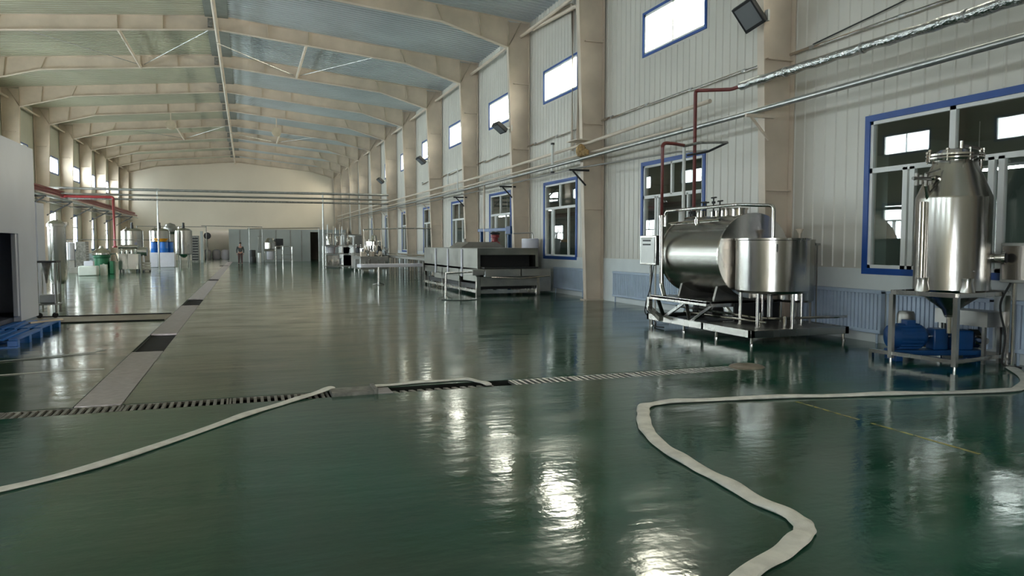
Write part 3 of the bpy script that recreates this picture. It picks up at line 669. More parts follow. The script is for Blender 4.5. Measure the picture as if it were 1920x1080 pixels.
# control box
cb = thing('control_box','grey stainless control box on two posts left of the horizontal tank','control box',(7.95,13.6,0))
bm = MB().box(7.76,8.16,13.2,13.85,1.18,1.78); bm.build('enclosure','steel',cb,bevel=.01)
MB().box(7.748,7.76,13.25,13.8,1.22,1.74).build('enclosure_door','boxgrey',cb,bevel=.003)
MB().box(7.738,7.75,13.4,13.7,1.66,1.69).box(7.738,7.75,13.4,13.7,1.58,1.61).build('vent_slot','black',cb)
MB().box(7.738,7.75,13.35,13.75,1.71,1.735).build('name_plate','jerry',cb)
MB().tube([(7.9,13.45,0),(7.9,13.45,1.18)],.02,8).build('post','steel',cb); MB().tube([(8.0,13.82,0),(8.0,13.82,1.18)],.02,8).build('post','steel',cb)
tag(MB().tube(catmull([(7.9,13.6,1.2),(7.86,13.55,.8),(7.8,13.6,.45),(7.7,13.5,.2),(7.75,13.2,.05),(7.6,12.9,.03),(7.4,12.6,.02),(7.42,12.3,.03)]),.012,8).build('control_cable','rubber'),'black cable dropping from the control box and looping on the floor','cable')
tag(MB().tube(catmull([(7.97,13.62,1.2),(7.93,13.7,.7),(7.85,13.75,.3),(7.95,13.55,.1),(8.2,13.4,.05)]),.010,8).build('control_cable','rubber'),'second thinner black cable under the control box','cable')

# ================================================================== RIGHT VESSEL ON TABLE
C0 = Vector((8.92,7.48,0)); ang = .148
tb = thing('steel_table','square-tube stainless table frame carrying the cone-topped vessel','table',tuple(C0))
def tl(u,v,z): return (C0.x+u, C0.y+v, z)
hu, hv = .58, .44
fm = MB()
for v_ in (-hv,hv): fm.box(C0.x-hu,C0.x+hu,C0.y+v_-.03,C0.y+v_+.03,.92,.98)
for u_ in (-hu,hu): fm.box(C0.x+u_-.03,C0.x+u_+.03,C0.y-hv,C0.y+hv,.92,.98)
fm.build('table_frame','steel',tb,bevel=.004)
for u_ in (-hu,hu):
    for v_ in (-hv,hv):
        MB().box(C0.x+u_-.03,C0.x+u_+.03,C0.y+v_-.03,C0.y+v_+.03,.05,.93).tube([(C0.x+u_,C0.y+v_,0),(C0.x+u_,C0.y+v_,.06)],.02,10).build('leg','steel',tb)
br = MB()
for u_ in (-hu,hu): br.box(C0.x+u_-.025,C0.x+u_+.025,C0.y-hv,C0.y+hv+.32,.09,.14)
br.box(C0.x-hu,C0.x+hu,C0.y-hv-.02,C0.y-hv+.02,.09,.14); br.box(C0.x-hu-.025,C0.x-hu+.025,C0.y+hv+.27,C0.y+hv+.32,0,.1)
br.build('bottom_rail','steel',tb)
vs_ = thing('cone_vessel','tall polished stainless vessel with a cone top standing on the table at the right','vessel',(C0.x,C0.y,.98))
MB().lathe([(.06,.62),(.10,.72),(.42,.965),(.455,1.0),(.455,2.2),(.45,2.23),(.27,2.66),(.27,2.72)],(C0.x,C0.y,0),'z',64).build('vessel_body','steel',vs_)
MB().lathe([(.27,2.70),(.335,2.70),(.345,2.72),(.345,2.745),(.27,2.75)],(C0.x,C0.y,0),'z',48).build('neck_flange','polish',vs_)
MB().lathe([(.345,2.765),(.345,2.79),(.30,2.80),(.24,2.84),(.1,2.87),(0,2.875)],(C0.x,C0.y,0),'z',48).build('lid','polish',vs_)
for a in range(8):
    t_ = a*PI/4+.3; x,y = C0.x+.335*math.cos(t_), C0.y+.335*math.sin(t_)
    MB().tube([(x,y,2.69),(x,y,2.83)],.012,8).lathe([(0,.0),(.022,.01),(.022,.035),(0,.045)],(x,y,2.815),'z',8).build('clamp_bolt','polish',vs_)
MB().tube([(C0.x-.02,C0.y-.1,2.86),(C0.x-.02,C0.y-.1,2.96)],.028,12).build('lid_nozzle','polish',vs_)
MB().beam((C0.x+.02,C0.y-.1,2.90),(C0.x+.36,C0.y-.12,2.88),.03,.03).build('lid_arm','dullsteel',vs_)
MB().tube([(C0.x+.33,C0.y-.15,2.45),(C0.x+.33,C0.y-.15,2.88)],.022,12).build('hinge_post','polish',vs_)
MB().tube([(C0.x+.24,C0.y-.36,1.42),(C0.x+.29,C0.y-.52,1.42)],.065,20).tube([(C0.x+.285,C0.y-.50,1.42),(C0.x+.295,C0.y-.535,1.42)],.088,20).build('sight_port','polish',vs_)
MB().tube([(C0.x+.294,C0.y-.53,1.42),(C0.x+.298,C0.y-.545,1.42)],.06,20).build('sight_glass','black',vs_)
MB().tube(bend([(C0.x-.42,C0.y+.08,2.20),(C0.x-.50,C0.y+.08,2.45),(C0.x-.42,C0.y+.0,2.47),(C0.x-.3,C0.y,2.47)],.04),.03,10).build('inlet_pipe','polish',vs_)
q_ = MB()
for k in range(4): x = C0.x-.72+k*.1; q_.tube([(x,C0.y+.05,2.36+.02*(k%2)),(x,C0.y+.05,2.52-.02*(k%2))],.025,8)
q_.tube([(C0.x-.8,C0.y+.05,2.45),(C0.x-.3,C0.y+.02,2.46)],.022,8).tube([(C0.x-.55,C0.y+.05,2.52),(C0.x-.35,C0.y-.02,2.58)],.012,8)
q_.build('inlet_valve','dullsteel',vs_)
MB().tube([(C0.x-.46,C0.y+.12,1.02),(C0.x-.46,C0.y+.12,2.16)],.05,14).build('side_pipe','polish',vs_)
for (u_,v_,l_) in ((-.3,-.36,0),(-.56,.1,0),(.5,-.2,0)):
    MB().lathe([(.10,.98),(.075,1.1),(.085,1.16)],(C0.x+u_*.8,C0.y+v_,0),'z',14).build('vessel_foot','steel',vs_)
MB().lathe([(.04,.40),(.04,.64),(.07,.64),(.07,.68)],(C0.x,C0.y,0),'z',16).build('bottom_outlet','polish',vs_)
MB().lathe([(0,-.005),(.012,0),(.012,.01)],(C0.x-.2,C0.y-.42,1.25),'z',8).build('sample_tap','dullsteel',vs_)
for o in (tb, vs_): o.rotation_euler = (0,0,ang)
# pump
pp = thing('blue_pump','blue rotary pump with its motor on a blue base under the vessel','pump',(8.9,7.75,0))
B0 = Vector((8.95,7.75,0))
MB().box(B0.x-.62,B0.x+.62,B0.y-.14,B0.y+.14,.08,.15).box(B0.x-.6,B0.x-.5,B0.y-.16,B0.y+.16,0,.08).box(B0.x+.5,B0.x+.6,B0.y-.16,B0.y+.16,0,.08).build('pump_base','bluem',pp,bevel=.008)
MB().lathe([(.06,-.66),(.15,-.63),(.165,-.55),(.165,-.2),(.13,-.15),(.06,-.12)],(B0.x,B0.y,.33),'x',28).build('motor','bluem',pp)
fn = MB()
for k in range(18): a = k*2*PI/18; fn.beam((B0.x-.52,B0.y+.17*math.cos(a),.33+.17*math.sin(a)),(B0.x-.22,B0.y+.17*math.cos(a),.33+.17*math.sin(a)),.008,.02)
fn.build('motor_fins','bluem',pp)
MB().box(B0.x-.42,B0.x-.3,B0.y-.08,B0.y+.08,.48,.56).build('terminal_box','bluem',pp,bevel=.008)
MB().tube([(B0.x-.14,B0.y,.33),(B0.x+.2,B0.y,.33)],.035,12).build('shaft','polish',pp)
MB().box(B0.x-.06,B0.x+.14,B0.y-.11,B0.y+.11,.15,.44).box(B0.x+.2,B0.x+.48,B0.y-.12,B0.y+.12,.15,.42).build('gearbox','bluem',pp,bevel=.02)
MB().lathe([(.1,.48),(.13,.5),(.13,.58),(.05,.6)],(B0.x,B0.y,.3),'x',20).tube([(B0.x+.53,B0.y-.3,.3),(B0.x+.53,B0.y+.1,.3)],.045,14).build('pump_head','polish',pp)
pp.rotation_euler = (0,0,-.35)
tag(MB().lathe([(.1,.15),(.12,.18),(.12,.48),(.1,.52),(0,.53)],(9.1,8.35,.1),'z',18).lathe([(.12,0),(.12,.14)],(9.1,8.35,.0),'z',18).build('filter_pot','dullsteel'),'small dull metal pot behind the blue pump','pot')
tag(MB().box(9.2,9.56,7.15,7.95,.5,.7).box(9.22,9.26,7.2,7.24,0,.5).box(9.5,9.54,7.2,7.24,0,.5).box(9.22,9.26,7.86,7.9,0,.5).box(9.5,9.54,7.86,7.9,0,.5).build('steel_bench','dullsteel'),'small dull steel bench against the wall behind the blue pump','bench')
cb2 = thing('control_box','grey metal control box on a stand at the right edge of the photo','control box',(9.5,6.95,0))
MB().box(9.35,9.62,6.5,7.12,1.1,1.62).build('enclosure','boxgrey',cb2,bevel=.01); MB().box(9.338,9.35,6.54,7.08,1.14,1.58).build('enclosure_door','steel',cb2)
MB().tube([(9.48,6.6,0),(9.48,6.6,1.1)],.025,8).build('post','steel',cb2); MB().tube([(9.48,7.0,0),(9.48,7.0,1.1)],.025,8).build('post','steel',cb2)
tag(MB().tube(catmull([(9.4,7.0,1.1),(9.36,7.1,.8),(9.4,7.05,.4),(9.3,7.0,.12),(9.2,6.9,.04),(9.25,6.7,.03)]),.014,8).build('control_cable','rubber'),'black cable hanging from the control box at the right edge','cable')

#PART2
# ================================================================== COOLING TUNNEL
X0,X1,Y0,Y1 = 6.68,8.68,22.0,29.3
ct = thing('cooling_tunnel','long stainless cooling tunnel with a wide dark mouth facing the camera','machine',(7.7,25.6,0))
b = MB(); b.box(X0,X1,Y0+.03,Y1,.78,.86); b.box(X0,X0+.04,Y0,Y1,.55,1.46); b.box(X1-.04,X1,Y0,Y1,.55,1.46); b.box(X0,X1,Y0,Y1,1.44,1.48); b.box(X0,X1,Y1-.04,Y1,.55,1.46)
b.build('tunnel_shell','tunnel',ct,bevel=.008)
MB().box(X0,X1,Y0-.02,Y0+.01,1.27,1.48).box(X0,X0+.09,Y0-.02,Y0+.01,.8,1.27).box(X1-.09,X1,Y0-.02,Y0+.01,.8,1.27).build('front_hood','tunnel',ct)
MB().box(X0+.1,X1-.1,Y0+.5,Y0+.52,.86,1.44).build('rubber_curtain','rubber',ct)
MB().box(X0+.12,X1-.12,Y0-.35,Y0+.6,.86,.90).build('belt','rubber',ct)
MB().box(X0-.28,X0+.1,Y0-.45,Y0+.5,.66,.84).build('infeed_side','dullsteel',ct,bevel=.01)
MB().box(X0+.12,X0+1.25,Y0-.47,Y0-.43,.62,.84).build('infeed_panel','dullsteel',ct,bevel=.006)
MB().box(X0+1.29,X1+.25,Y0-.47,Y0-.43,.62,.84).build('infeed_panel','dullsteel',ct,bevel=.006)
MB().tube([(X0+.3,Y0-.5,.6),(X0+1.2,Y0-.52,.55),(X1+.2,Y0-.5,.62)],.02,8).build('front_rail','polish',ct)
MB().box(X0+.15,X1-.1,Y0+.3,Y1-.1,.19,.34).build('shade_block','rubber',ct)  # black block added for the shade beneath the tunnel
MB().box(X0-.06,X0+.08,Y0-.1,Y0+.02,0,.62).build('front_leg','steel',ct,bevel=.01)
MB().box(X1-.08,X1+.04,Y0-.1,Y0+.02,0,.62).build('front_leg','steel',ct,bevel=.01)
MB().box(X0+.05,X1-.05,Y0-.1,Y0-.04,.3,.6).build('lower_panel','dullsteel',ct,bevel=.006)
MB().box(X0,X1,Y0-.03,Y0+.03,.08,.18).build('bottom_rail','steel',ct); MB().box(X0-.02,X0+.05,Y0,Y1,.10,.18).build('bottom_rail','steel',ct); MB().box(X1-.05,X1+.02,Y0,Y1,.10,.18).build('bottom_rail','steel',ct)
for y in (Y0,Y0+2.1,Y0+4.4,Y1-.1):
    for x in (X0,X1-.07): MB().box(x,x+.07,y-.03,y+.05,.0,.8).build('leg','steel',ct)
for k,y in enumerate((Y0+1.7,Y0+3.5,Y0+5.3)):
    MB().box(X0-.035,X0,y-.06,y+.06,.55,1.44).build('side_post','tote',ct)
MB().box(X0-.03,X0,Y0+.1,Y0+1.5,.45,.8).build('side_panel','tunnel',ct)
MB().box(X0+.0,X0+.9,Y0+2.2,Y0+5.6,.35,.6).build('drip_tank','tunnel',ct,bevel=.02)
MB().prism([(X0+.2,1.48),(X0+1.8,1.48),(X0+1.5,1.68),(X0+.5,1.68)],'y',Y0+2.6,Y0+4.2).tube([(X0+.7,Y0+3.9,1.66),(X0+.7,Y0+3.9,1.8)],.06,12).build('roof_hood','dullsteel',ct)
cbx = tag(MB().box(8.72,9.3,22.4,23.3,.08,.72).build('steel_cabinet','dullsteel',bevel=.01),'low dull steel cabinet between the cooling tunnel and the wall','cabinet')
def stand(x, y, h, label):
    t = thing('pipe_stand', label, 'stand', (x,y,0))
    MB().tube([(x,y,.02),(x,y,h)],.035,12).build('post','polish',t)
    for k in range(3):
        a = k*2*PI/3+.5; MB().beam((x,y,.10),(x+.26*math.cos(a),y+.26*math.sin(a),.02),.03,.03).build('foot','steel',t)
    return t
stand(5.42,21.0,.76,'single polished post with three feet in front of the cooling tunnel')
tag(MB().tube([(5.42,21.0,.76),(6.42,21.7,.76)],.025,8).build('support_arm','polish'),'thin arm from the polished post to the cooling tunnel','arm')
tag(MB().tube([(5.25,20.8,.006),(5.5,20.5,.006),(5.9,20.45,.006),(6.3,20.7,.006)],.014,6).build('loose_rope','black'),'dark rope on the wet floor in front of the cooling tunnel','rope')
# discharge conveyor
cv = thing('conveyor','pale flat discharge conveyor running sideways from the cooling tunnel','conveyor',(5.5,29.6,0))
MB().beam((4.1,29.3,.76),(6.62,29.75,.76),.5,.12).build('conveyor_bed','tote',cv,bevel=.01)
MB().beam((4.1,29.3,.825),(6.62,29.75,.825),.42,.01).build('belt','tote',cv)
stand(4.85,29.25,.70,'single post with three feet under the pale discharge conveyor')
# bottle conveyor lines beyond
def long_conveyor(x0,x1,y0,y1,z,label):
    t = thing('conveyor', label, 'conveyor', ((x0+x1)/2,(y0+y1)/2,0))
    MB().box(x0,x1,y0,y1,z-.12,z).build('conveyor_bed','dullsteel',t,bevel=.01)
    for x in (x0-.03,x1+.03): MB().tube([(x,y0,z+.1),(x,y1,z+.1)],.018,8).build('guide_rail','polish',t)
    n_ = int((y1-y0)/1.3)
    for k in range(n_+1):
        y = y0+.1+k*(y1-y0-.2)/n_
        MB().box(x0,x0+.04,y,y+.04,0,z-.12).build('leg','steel',t); MB().box(x1-.04,x1,y,y+.04,0,z-.12).build('leg','steel',t)
    return t
long_conveyor(7.3,7.75,31.2,43.5,1.0,'long steel bottle conveyor leading from the tunnel to the filling machine')
long_conveyor(8.1,8.9,32.0,41.0,.92,'wide roller conveyor against the wall beyond the cooling tunnel')
# blue gantry with the red motor
bg_ = thing('blue_gantry','blue steel gantry standing behind the cooling tunnel','gantry',(9.0,27.2,0))
MB().box(8.76,8.86,28.35,28.45,0,2.12).build('post','bluem',bg_); MB().box(9.05,9.15,25.9,26.0,0,1.95).build('post','bluem',bg_)
MB().beam((8.78,28.7,2.15),(9.12,25.7,2.15),.10,.12).build('crossbeam','bluem',bg_,bevel=.01)
MB().box(9.02,9.2,25.6,26.1,1.98,2.26).build('trolley_head','bluem',bg_)
rm = thing('red_motor','red upright motor standing under the blue gantry','motor',(9.0,27.3,0))
MB().lathe([(.12,1.30),(.2,1.34),(.2,1.66),(.12,1.72),(.12,1.84),(.17,1.86),(.17,1.96),(0,2.0)],(9.0,27.3,0),'z',20).build('motor_body','red2',rm)
MB().lathe([(.18,1.98),(.2,2.02),(.1,2.07)],(9.0,27.3,0),'z',20).build('motor_cap','black',rm)
MB().lathe([(.2,0),(.2,.05),(.06,.08),(.06,1.32)],(9.0,27.3,0),'z',14).build('column_stand','dullsteel',rm)
wt = thing('white_tub','round white tub with a filling pipe behind the tunnel end','tub',(9.3,24.2,0))
MB().lathe([(.28,.0),(.3,1.4),(.3,1.78),(.27,1.8),(.27,1.45),(0,1.45)],(9.3,24.3,0),'z',28).build('tub_body','tote',wt)
MB().tube(bend([(9.35,24.2,1.5),(9.35,24.2,2.0),(8.9,24.9,1.98)],.06),.02,8).build('filling_pipe','dullsteel',wt)

# ================================================================== FILLING MACHINE
def drumshape(x,y,z0,z1,r,m,name,p,n=24): MB().lathe([(r*.9,z0),(r,z0+.03),(r,z1-.05),(r*.85,z1),(0,z1+.02)],(x,y,0),'z',n).build(name,m,p)
fm_ = thing('filling_machine','stainless rotary filling machine with bottle carousel in the far conveyor line','machine',(6.6,41.5,0))
MB().box(5.7,7.2,40.2,43.2,.25,.95).build('machine_base','dullsteel',fm_,bevel=.02)
for x in (5.8,7.1):
    for y in (40.3,43.1): MB().tube([(x,y,0),(x,y,.26)],.04,10).build('foot','steel',fm_)
MB().lathe([(.55,.95),(.6,1.0),(.6,1.08),(.5,1.1),(.2,1.1),(.2,1.5),(.45,1.52),(.45,1.75),(.2,1.8),(.12,2.1),(0,2.1)],(6.6,41.2,0),'z',32).build('carousel','polish',fm_)
for k in range(12):
    a = k*PI/6; x,y = 6.6+.47*math.cos(a), 41.2+.47*math.sin(a); MB().tube([(x,y,1.3),(x,y,1.55)],.035,8).build('filling_head','polish',fm_)
drumshape(6.9,42.6,1.0,1.5,.3,'rubber','drive_cover',fm_)
MB().box(5.75,6.1,40.25,40.6,.95,1.2).build('guard_box','cream',fm_,bevel=.02); MB().box(5.5,5.72,40.6,41.2,.3,.8).build('electric_box','galv',fm_)
drumshape(6.05,40.9,1.05,1.35,.16,'rubber','capper_head',fm_); drumshape(6.35,40.4,.95,1.2,.12,'cream','capper_head',fm_)
for (x,y,h) in ((6.2,42.2,2.35),(6.9,40.6,2.4),(6.1,41.6,1.9)): MB().tube([(x,y,.95),(x,y,h)],.03,8).build('column_post','cream',fm_)
rr = random.Random(3)
for k in range(14):
    x = 5.72+rr.random()*1.4; z = .95+rr.random()*.35
    MB().tube([(x,40.15,z),(x+rr.uniform(-.15,.15),40.25,z+.25)],.03+.02*rr.random(),8).build('bottle_guide',rr.choice(['iron','polish','cream','rubber']),fm_)
for k in range(8):
    x = 5.8+.17*k; MB().box(x,x+.1,40.12,40.2,.35+.1*(k%3),.6+.1*(k%3)).build('front_cover',rr.choice(['steel','iron','dullsteel']),fm_)
tag(MB().tube(bend([(6.2,42.2,2.35),(6.2,42.2,2.42),(7.6,38.2,2.42),(9.1,38.1,2.42)],.1),.03,8).build('feed_pipe','steel'),'thin steel feed pipe from the filling machine to the wall columns','pipe')
for k,y in enumerate((44.5,46.2,48.0)):
    t = thing('bottling_unit',['small stainless bottling unit just beyond the filling machine','second small stainless bottling unit beyond the filling machine','farthest small bottling unit, beside the tank platform'][k],'machine',(6.9,y,0))
    MB().box(6.3,7.4,y-.5,y+.5,.2,.85+.1*k).build('machine_base','dullsteel',t,bevel=.02)
    for x in (6.4,7.3): MB().tube([(x,y-.4,0),(x,y-.4,.2)],.03,8).build('foot','steel',t)
    drumshape(6.8,y,.85+.1*k,1.4,.28,('cream','polish','rubber')[k],'turret',t); MB().tube([(7.1,y,.9),(7.1,y,1.9)],.03,8).build('column_post','steel',t)
# tank platform on the right at the far end
tp = thing('steam_rack','stainless frame rack holding pipes and small tanks near the right far post','rack',(6.1,53,0))
for x in (5.05,6.2,7.4):
    for y in (51.9,54.1): MB().tube([(x,y,0),(x,y,1.5 if x<7 else 1.6)],.035,8).build('post','steel',tp)
for z in (.12,.95,1.5): MB().box(5.0,7.45,51.85,54.15,z-.03,z+.03).build('shelf','dullsteel',tp)
for k,(x,y,z0,z1,r,m) in enumerate(((5.35,52.3,.98,1.42,.3,'tote'),(5.35,52.4,1.55,2.35,.22,'polish'),(5.9,52.6,1.55,2.15,.16,'polish'),(6.35,52.4,1.55,2.4,.13,'galv'),(6.8,53,1.55,2.1,.2,'polish'))):
    drumshape(x,y,z0,z1,r,m,'pressure_tank',tp,16)
for k,x in enumerate((5.2,5.6,5.75,6.05,6.2,6.6)): MB().tube([(x,52.0+.1*k,1.55),(x,52.0+.1*k,2.95-.12*(k%3))],.03,8).build('vertical_pipe','cream' if k%2 else 'galv',tp)
MB().box(5.1,5.95,51.95,52.9,.16,.85).build('pump_box','steel',tp)
for k in range(7): MB().box(5.15+.12*k,5.22+.12*k,51.86,51.95,.3+.07*(k%3),.42+.09*(k%4)).build('valve_body',('polish','iron','cream')[k%3],tp)
for k in range(5): MB().tube([(5.1+.5*k,51.8,.95),(5.15+.5*k,51.8,1.3+.12*(k%3)),(5.35+.5*k,51.8,1.5)],.02,6).build('pipe_link',('galv','red','cream')[k%3],tp); MB().box(6.3,7.2,51.95,52.8,.16,.85).build('dark_box','rubber',tp); MB().box(6.25,6.7,52.2,52.8,.98,1.4).build('dark_box','rubber',tp)
MB().tube([(5.0,51.85,2.3),(7.4,51.85,2.25)],.025,8).build('cross_pipe','iron',tp)
for k,(x,y) in enumerate(((7.6,56),(7.3,59.5))):
    t = thing('pressure_tank',['upright dark steel tank behind the tank rack','farthest upright steel tank along the right wall'][k],'tank',(x,y,0))
    drumshape(x,y,.5,2.3,.5,'dullsteel','tank_body',t)
    for a in (.5,2.1,3.7,5.3): MB().tube([(x+.38*math.cos(a),y+.38*math.sin(a),0),(x+.38*math.cos(a),y+.38*math.sin(a),.55)],.03,8).build('leg','steel',t)

# ================================================================== OVERHEAD CROSS PIPES
YC = 49.5
for z,r,m,l_ in ((4.84,.075,'galv','uppermost of the three pipes crossing the hall overhead'),(4.52,.06,'dullsteel','middle one of the three pipes crossing the hall overhead'),(4.26,.06,'iron','lowest of the three pipes crossing the hall overhead')):
    tag(MB().tube([(-10.2 if z<4.6 else -10.6,YC,z),(0,YC,z),(8.9,YC,z)],r,12).build('overhead_pipe',m),l_,'pipe')
for x,l_ in ((-4.97,'thin grey post carrying the overhead pipes on the left, before the white tubs'),(4.68,'thin grey post carrying the overhead pipes on the right, by the steam rack')):
    t = thing('pipe_post',l_,'post',(x,YC,0)); MB().tube([(x,YC,0),(x,YC,4.9)],.05,10).build('post_tube','galv',t)
    MB().box(x-.12,x+.12,YC-.12,YC+.12,0,.02).build('base_plate','galv',t); MB().box(x-.08,x+.08,YC-.05,YC+.05,4.9,4.94).build('saddle','galv',t)
# left wall pipe rack
for x,z,r,m,l_,ya in ((-10.1,4.62,.10,'red','thick dark red pipe on the left wall rack, the upper one',38),(-9.9,4.40,.08,'red','dark red pipe on the left wall rack, below the upper one',38),(-10.3,4.28,.06,'galv','silver pipe at the back of the left wall rack',38),(-9.8,4.18,.05,'galv','silver pipe along the front of the left wall rack',38),(-10.25,3.95,.04,'dullsteel','lowest thin pipe of the left wall rack',42)):
    tag(MB().tube([(x,ya,z),(x,60,z-.02),(x,80,z-.05)],r,10).build('wall_pipe',m),l_,'pipe','pipes on the left wall rack')
BL2 = ['first','second','third','fourth','fifth','sixth','seventh']
for k,y in enumerate((44.4,50.5,56.8,63.1,69.1,75.4)):
    t = thing('pipe_bracket','%s black bracket from the cold room holding the left wall pipes'%BL2[k],'bracket',(-10.4,y,4.1),'black brackets under the left pipe rack')
    MB().beam((-11.0,y,4.08),(-9.65,y,4.08),.08,.08).build('arm','black',t); MB().beam((-10.98,y,3.3),(-9.75,y,4.02),.07,.07).build('strut','black',t)
t = thing('red_pipe','bright red pipe dropping from the overhead pipes to the stainless machines on the left','pipe',(-7.3,YC,1.2))
MB().tube(bend([(-10.0,YC-.2,4.36),(-7.3,YC-.2,4.36),(-7.3,YC-.2,1.45)],.12),.075,12).build('pipe_run','red2',t)
MB().tube([(-7.3,YC-.2,1.4),(-7.3,YC-.2,1.5)],.13,12).build('pipe_flange','red2',t)

# ================================================================== COLD ROOM, LEFT
cr = thing('cold_room','large pale blue-grey panelled cold room box at the left edge','cold room',(-5.5,13.8,.16))
xa,xb,ya,yb,za,zb = -7.2,-4.0,9.6,17.45,.16,3.5; oy0,oy1,oz = 13.2,16.2,1.80
w_ = MB(); w_.box(xb-.12,xb,ya,oy0,za,zb); w_.box(xb-.12,xb,oy1,yb,za,zb); w_.box(xb-.12,xb,oy0,oy1,oz,zb)
w_.box(xa,xa+.12,ya,yb,za,zb); w_.box(xa+.12,xb-.12,ya,ya+.12,za,zb); w_.box(xa+.12,xb-.12,yb-.12,yb,za,zb); w_.box(xa+.12,xb-.12,ya+.12,yb-.12,zb-.12,zb)
w_.build('wall_panels','coldbox',cr)
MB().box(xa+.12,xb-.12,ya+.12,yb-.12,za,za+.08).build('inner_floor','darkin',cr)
MB().box(xb-.9,xb-.88,oy0,oy1,za+.08,oz+.3).build('shade_panel','darkin',cr)  # dark sheet added as the shade seen through the opening
MB().box(xb-.10,xb-.02,oy1-.10,oy1-.0,za+.1,oz).build('door_jamb','coldbox',cr,bevel=.01)
MB().box(-4.6,-4.05,17.0,17.3,3.5,3.53).build('roof_strip','galv',cr)
def pallet(x0,x1,y0,y1,label):
    t = thing('plastic_pallet',label,'pallet',((x0+x1)/2,(y0+y1)/2,0))
    n_ = 7
    for k in range(n_): x = x0+(x1-x0-.12)*k/(n_-1); MB().box(x,x+.12,y0,y1,.115,.15).build('deck_slat','bluep',t,bevel=.005)
    for i_ in range(3):
        y = y0+(y1-y0-.14)*i_/2
        MB().box(x0,x1,y,y+.14,0,.02).build('skid_board','bluep',t)
        for j_ in range(3): x = x0+(x1-x0-.14)*j_/2; MB().box(x,x+.14,y,y+.14,.02,.115).build('block','bluep',t,bevel=.008)
    return t
pallet(-4.7,-3.42,15.0,16.5,'blue plastic pallet sticking out from under the cold room, farther one')
pallet(-4.6,-3.36,13.35,14.85,'blue plastic pallet in front of the cold room opening, nearest one')
pallet(-6.9,-5.2,13.0,15.5,'blue plastic pallet hidden below the middle of the cold room')
tag(MB().beam((-3.75,15.7,.17),(-3.35,16.3,.17),.05,.03).build('wooden_bar','cream'),'short pale bar lying across the corner of the blue pallet','bar')
tag(MB().tube([(-4.25,15.9,3.5),(-4.28,15.9,5.0)],.04,10).build('white_pipe','white'),'white pipe standing on the roof of the cold room','pipe')

# trolley and vessels behind the cold room
tr_ = thing('steel_trolley','narrow stainless trolley stand with a dark funnel right behind the cold room','trolley',(-4.05,18.8,0))
for x in (-4.27,-3.93):
    for y in (18.6,19.0): MB().tube([(x,y,.1),(x,y,1.22)],.03 if x>-4 else .018,10).build('post','polish',tr_)
MB().box(-4.3,-3.9,18.57,19.03,1.20,1.24).build('top_tray','black',tr_); MB().box(-4.3,-3.9,18.57,19.03,.28,.31).build('shelf','dullsteel',tr_)
MB().lathe([(.02,.75),(.04,.9),(.10,1.2)],(-4.14,18.8,0),'z',18).build('funnel','iron',tr_)
for x in (-4.25,-3.95): MB().lathe([(0,-.02),(.06,-.02),(.06,.02),(0,.02)],(x,18.6,.06),'y',14).build('caster','rubber',tr_)
MB().box(-4.27,-3.95,18.7,18.95,.31,.5).build('pump_block','dullsteel',tr_,bevel=.02)
tag(MB().box(-5.8,-4.78,21.0,21.7,0,2.62).build('electric_cabinet','coldbox',bevel=.01),'tall pale grey cabinet just behind the cold room','cabinet')
fv = thing('filter_vessel','tall slim stainless filter vessel behind the trolley stand','vessel',(-5.62,27,0))
MB().lathe([(.15,.35),(.25,.5),(.25,2.15),(.28,2.16),(.28,2.24),(.22,2.3),(.1,2.36),(0,2.37)],(-5.62,27,0),'z',32).build('vessel_body','steel',fv)
for a in (.6,2.7,4.8): MB().tube([(-5.62+.2*math.cos(a),27+.2*math.sin(a),0),(-5.62+.2*math.cos(a),27+.2*math.sin(a),.6)],.03,8).build('leg','steel',fv)
MB().tube([(-5.62,27,2.36),(-5.62,27,2.6)],.05,10).build('top_valve','polish',fv); MB().box(-5.55,-5.3,26.9,27.1,2.2,2.3).build('valve_block','polish',fv)

# ================================================================== LEFT MACHINES
cbn = thing('control_cabinet','dark control cabinet with a white tank on its front, left of the blue tote','cabinet',(-9.1,47.8,0))
MB().box(-9.0,-8.5,47.6,48.4,.3,1.75).build('cabinet_body','iron',cbn,bevel=.01); MB().box(-9.6,-8.5,47.5,48.5,.0,.3).build('cabinet_base','dullsteel',cbn)
MB().lathe([(.2,.7),(.24,.74),(.24,1.65),(.2,1.7),(0,1.72)],(-9.3,47.7,0),'z',20).build('white_tank','tote',cbn); MB().box(-9.5,-9.1,47.6,48,.3,.72).build('tank_stand','dullsteel',cbn)
for k in range(6): MB().box(-8.5,-8.49,47.65,48.35,.8+.14*k,.86+.14*k).build('vent_slot','boxgrey',cbn)
ib = thing('bulk_tote','pale blue caged bulk liquid tote by the left wall windows','tote',(-9.5,53.5,0))
MB().box(-10.0,-9.0,53,54,.14,1.0).build('liquid_tank','ibc',ib,bevel=.06); MB().box(-10.05,-8.95,52.95,54.05,0,.12).build('pallet_base','galv',ib)
for k in range(5): x=-10.02+k*.255; MB().tube([(x,52.97,.12),(x,52.97,1.02)],.015,6).build('cage_bar','galv',ib)
for z in (.4,.7,1.02): MB().tube([(-10.02,52.97,z),(-8.98,52.97,z)],.015,6).build('cage_bar','galv',ib)
tag(MB().box(-8.05,-7.2,42.9,43.6,0,.50).build('plastic_bin','jerry',bevel=.05),'large milky plastic bin on the floor in front of the green machine','bin')
tag(MB().box(-7.8,-7.38,43.0,43.4,.50,.74).lathe([(.05,0),(.05,.04)],(-7.5,43.2,.74),'z',10).build('jerrycan','tote',bevel=.03),'white jerrycan standing on top of the milky bin','jerrycan')
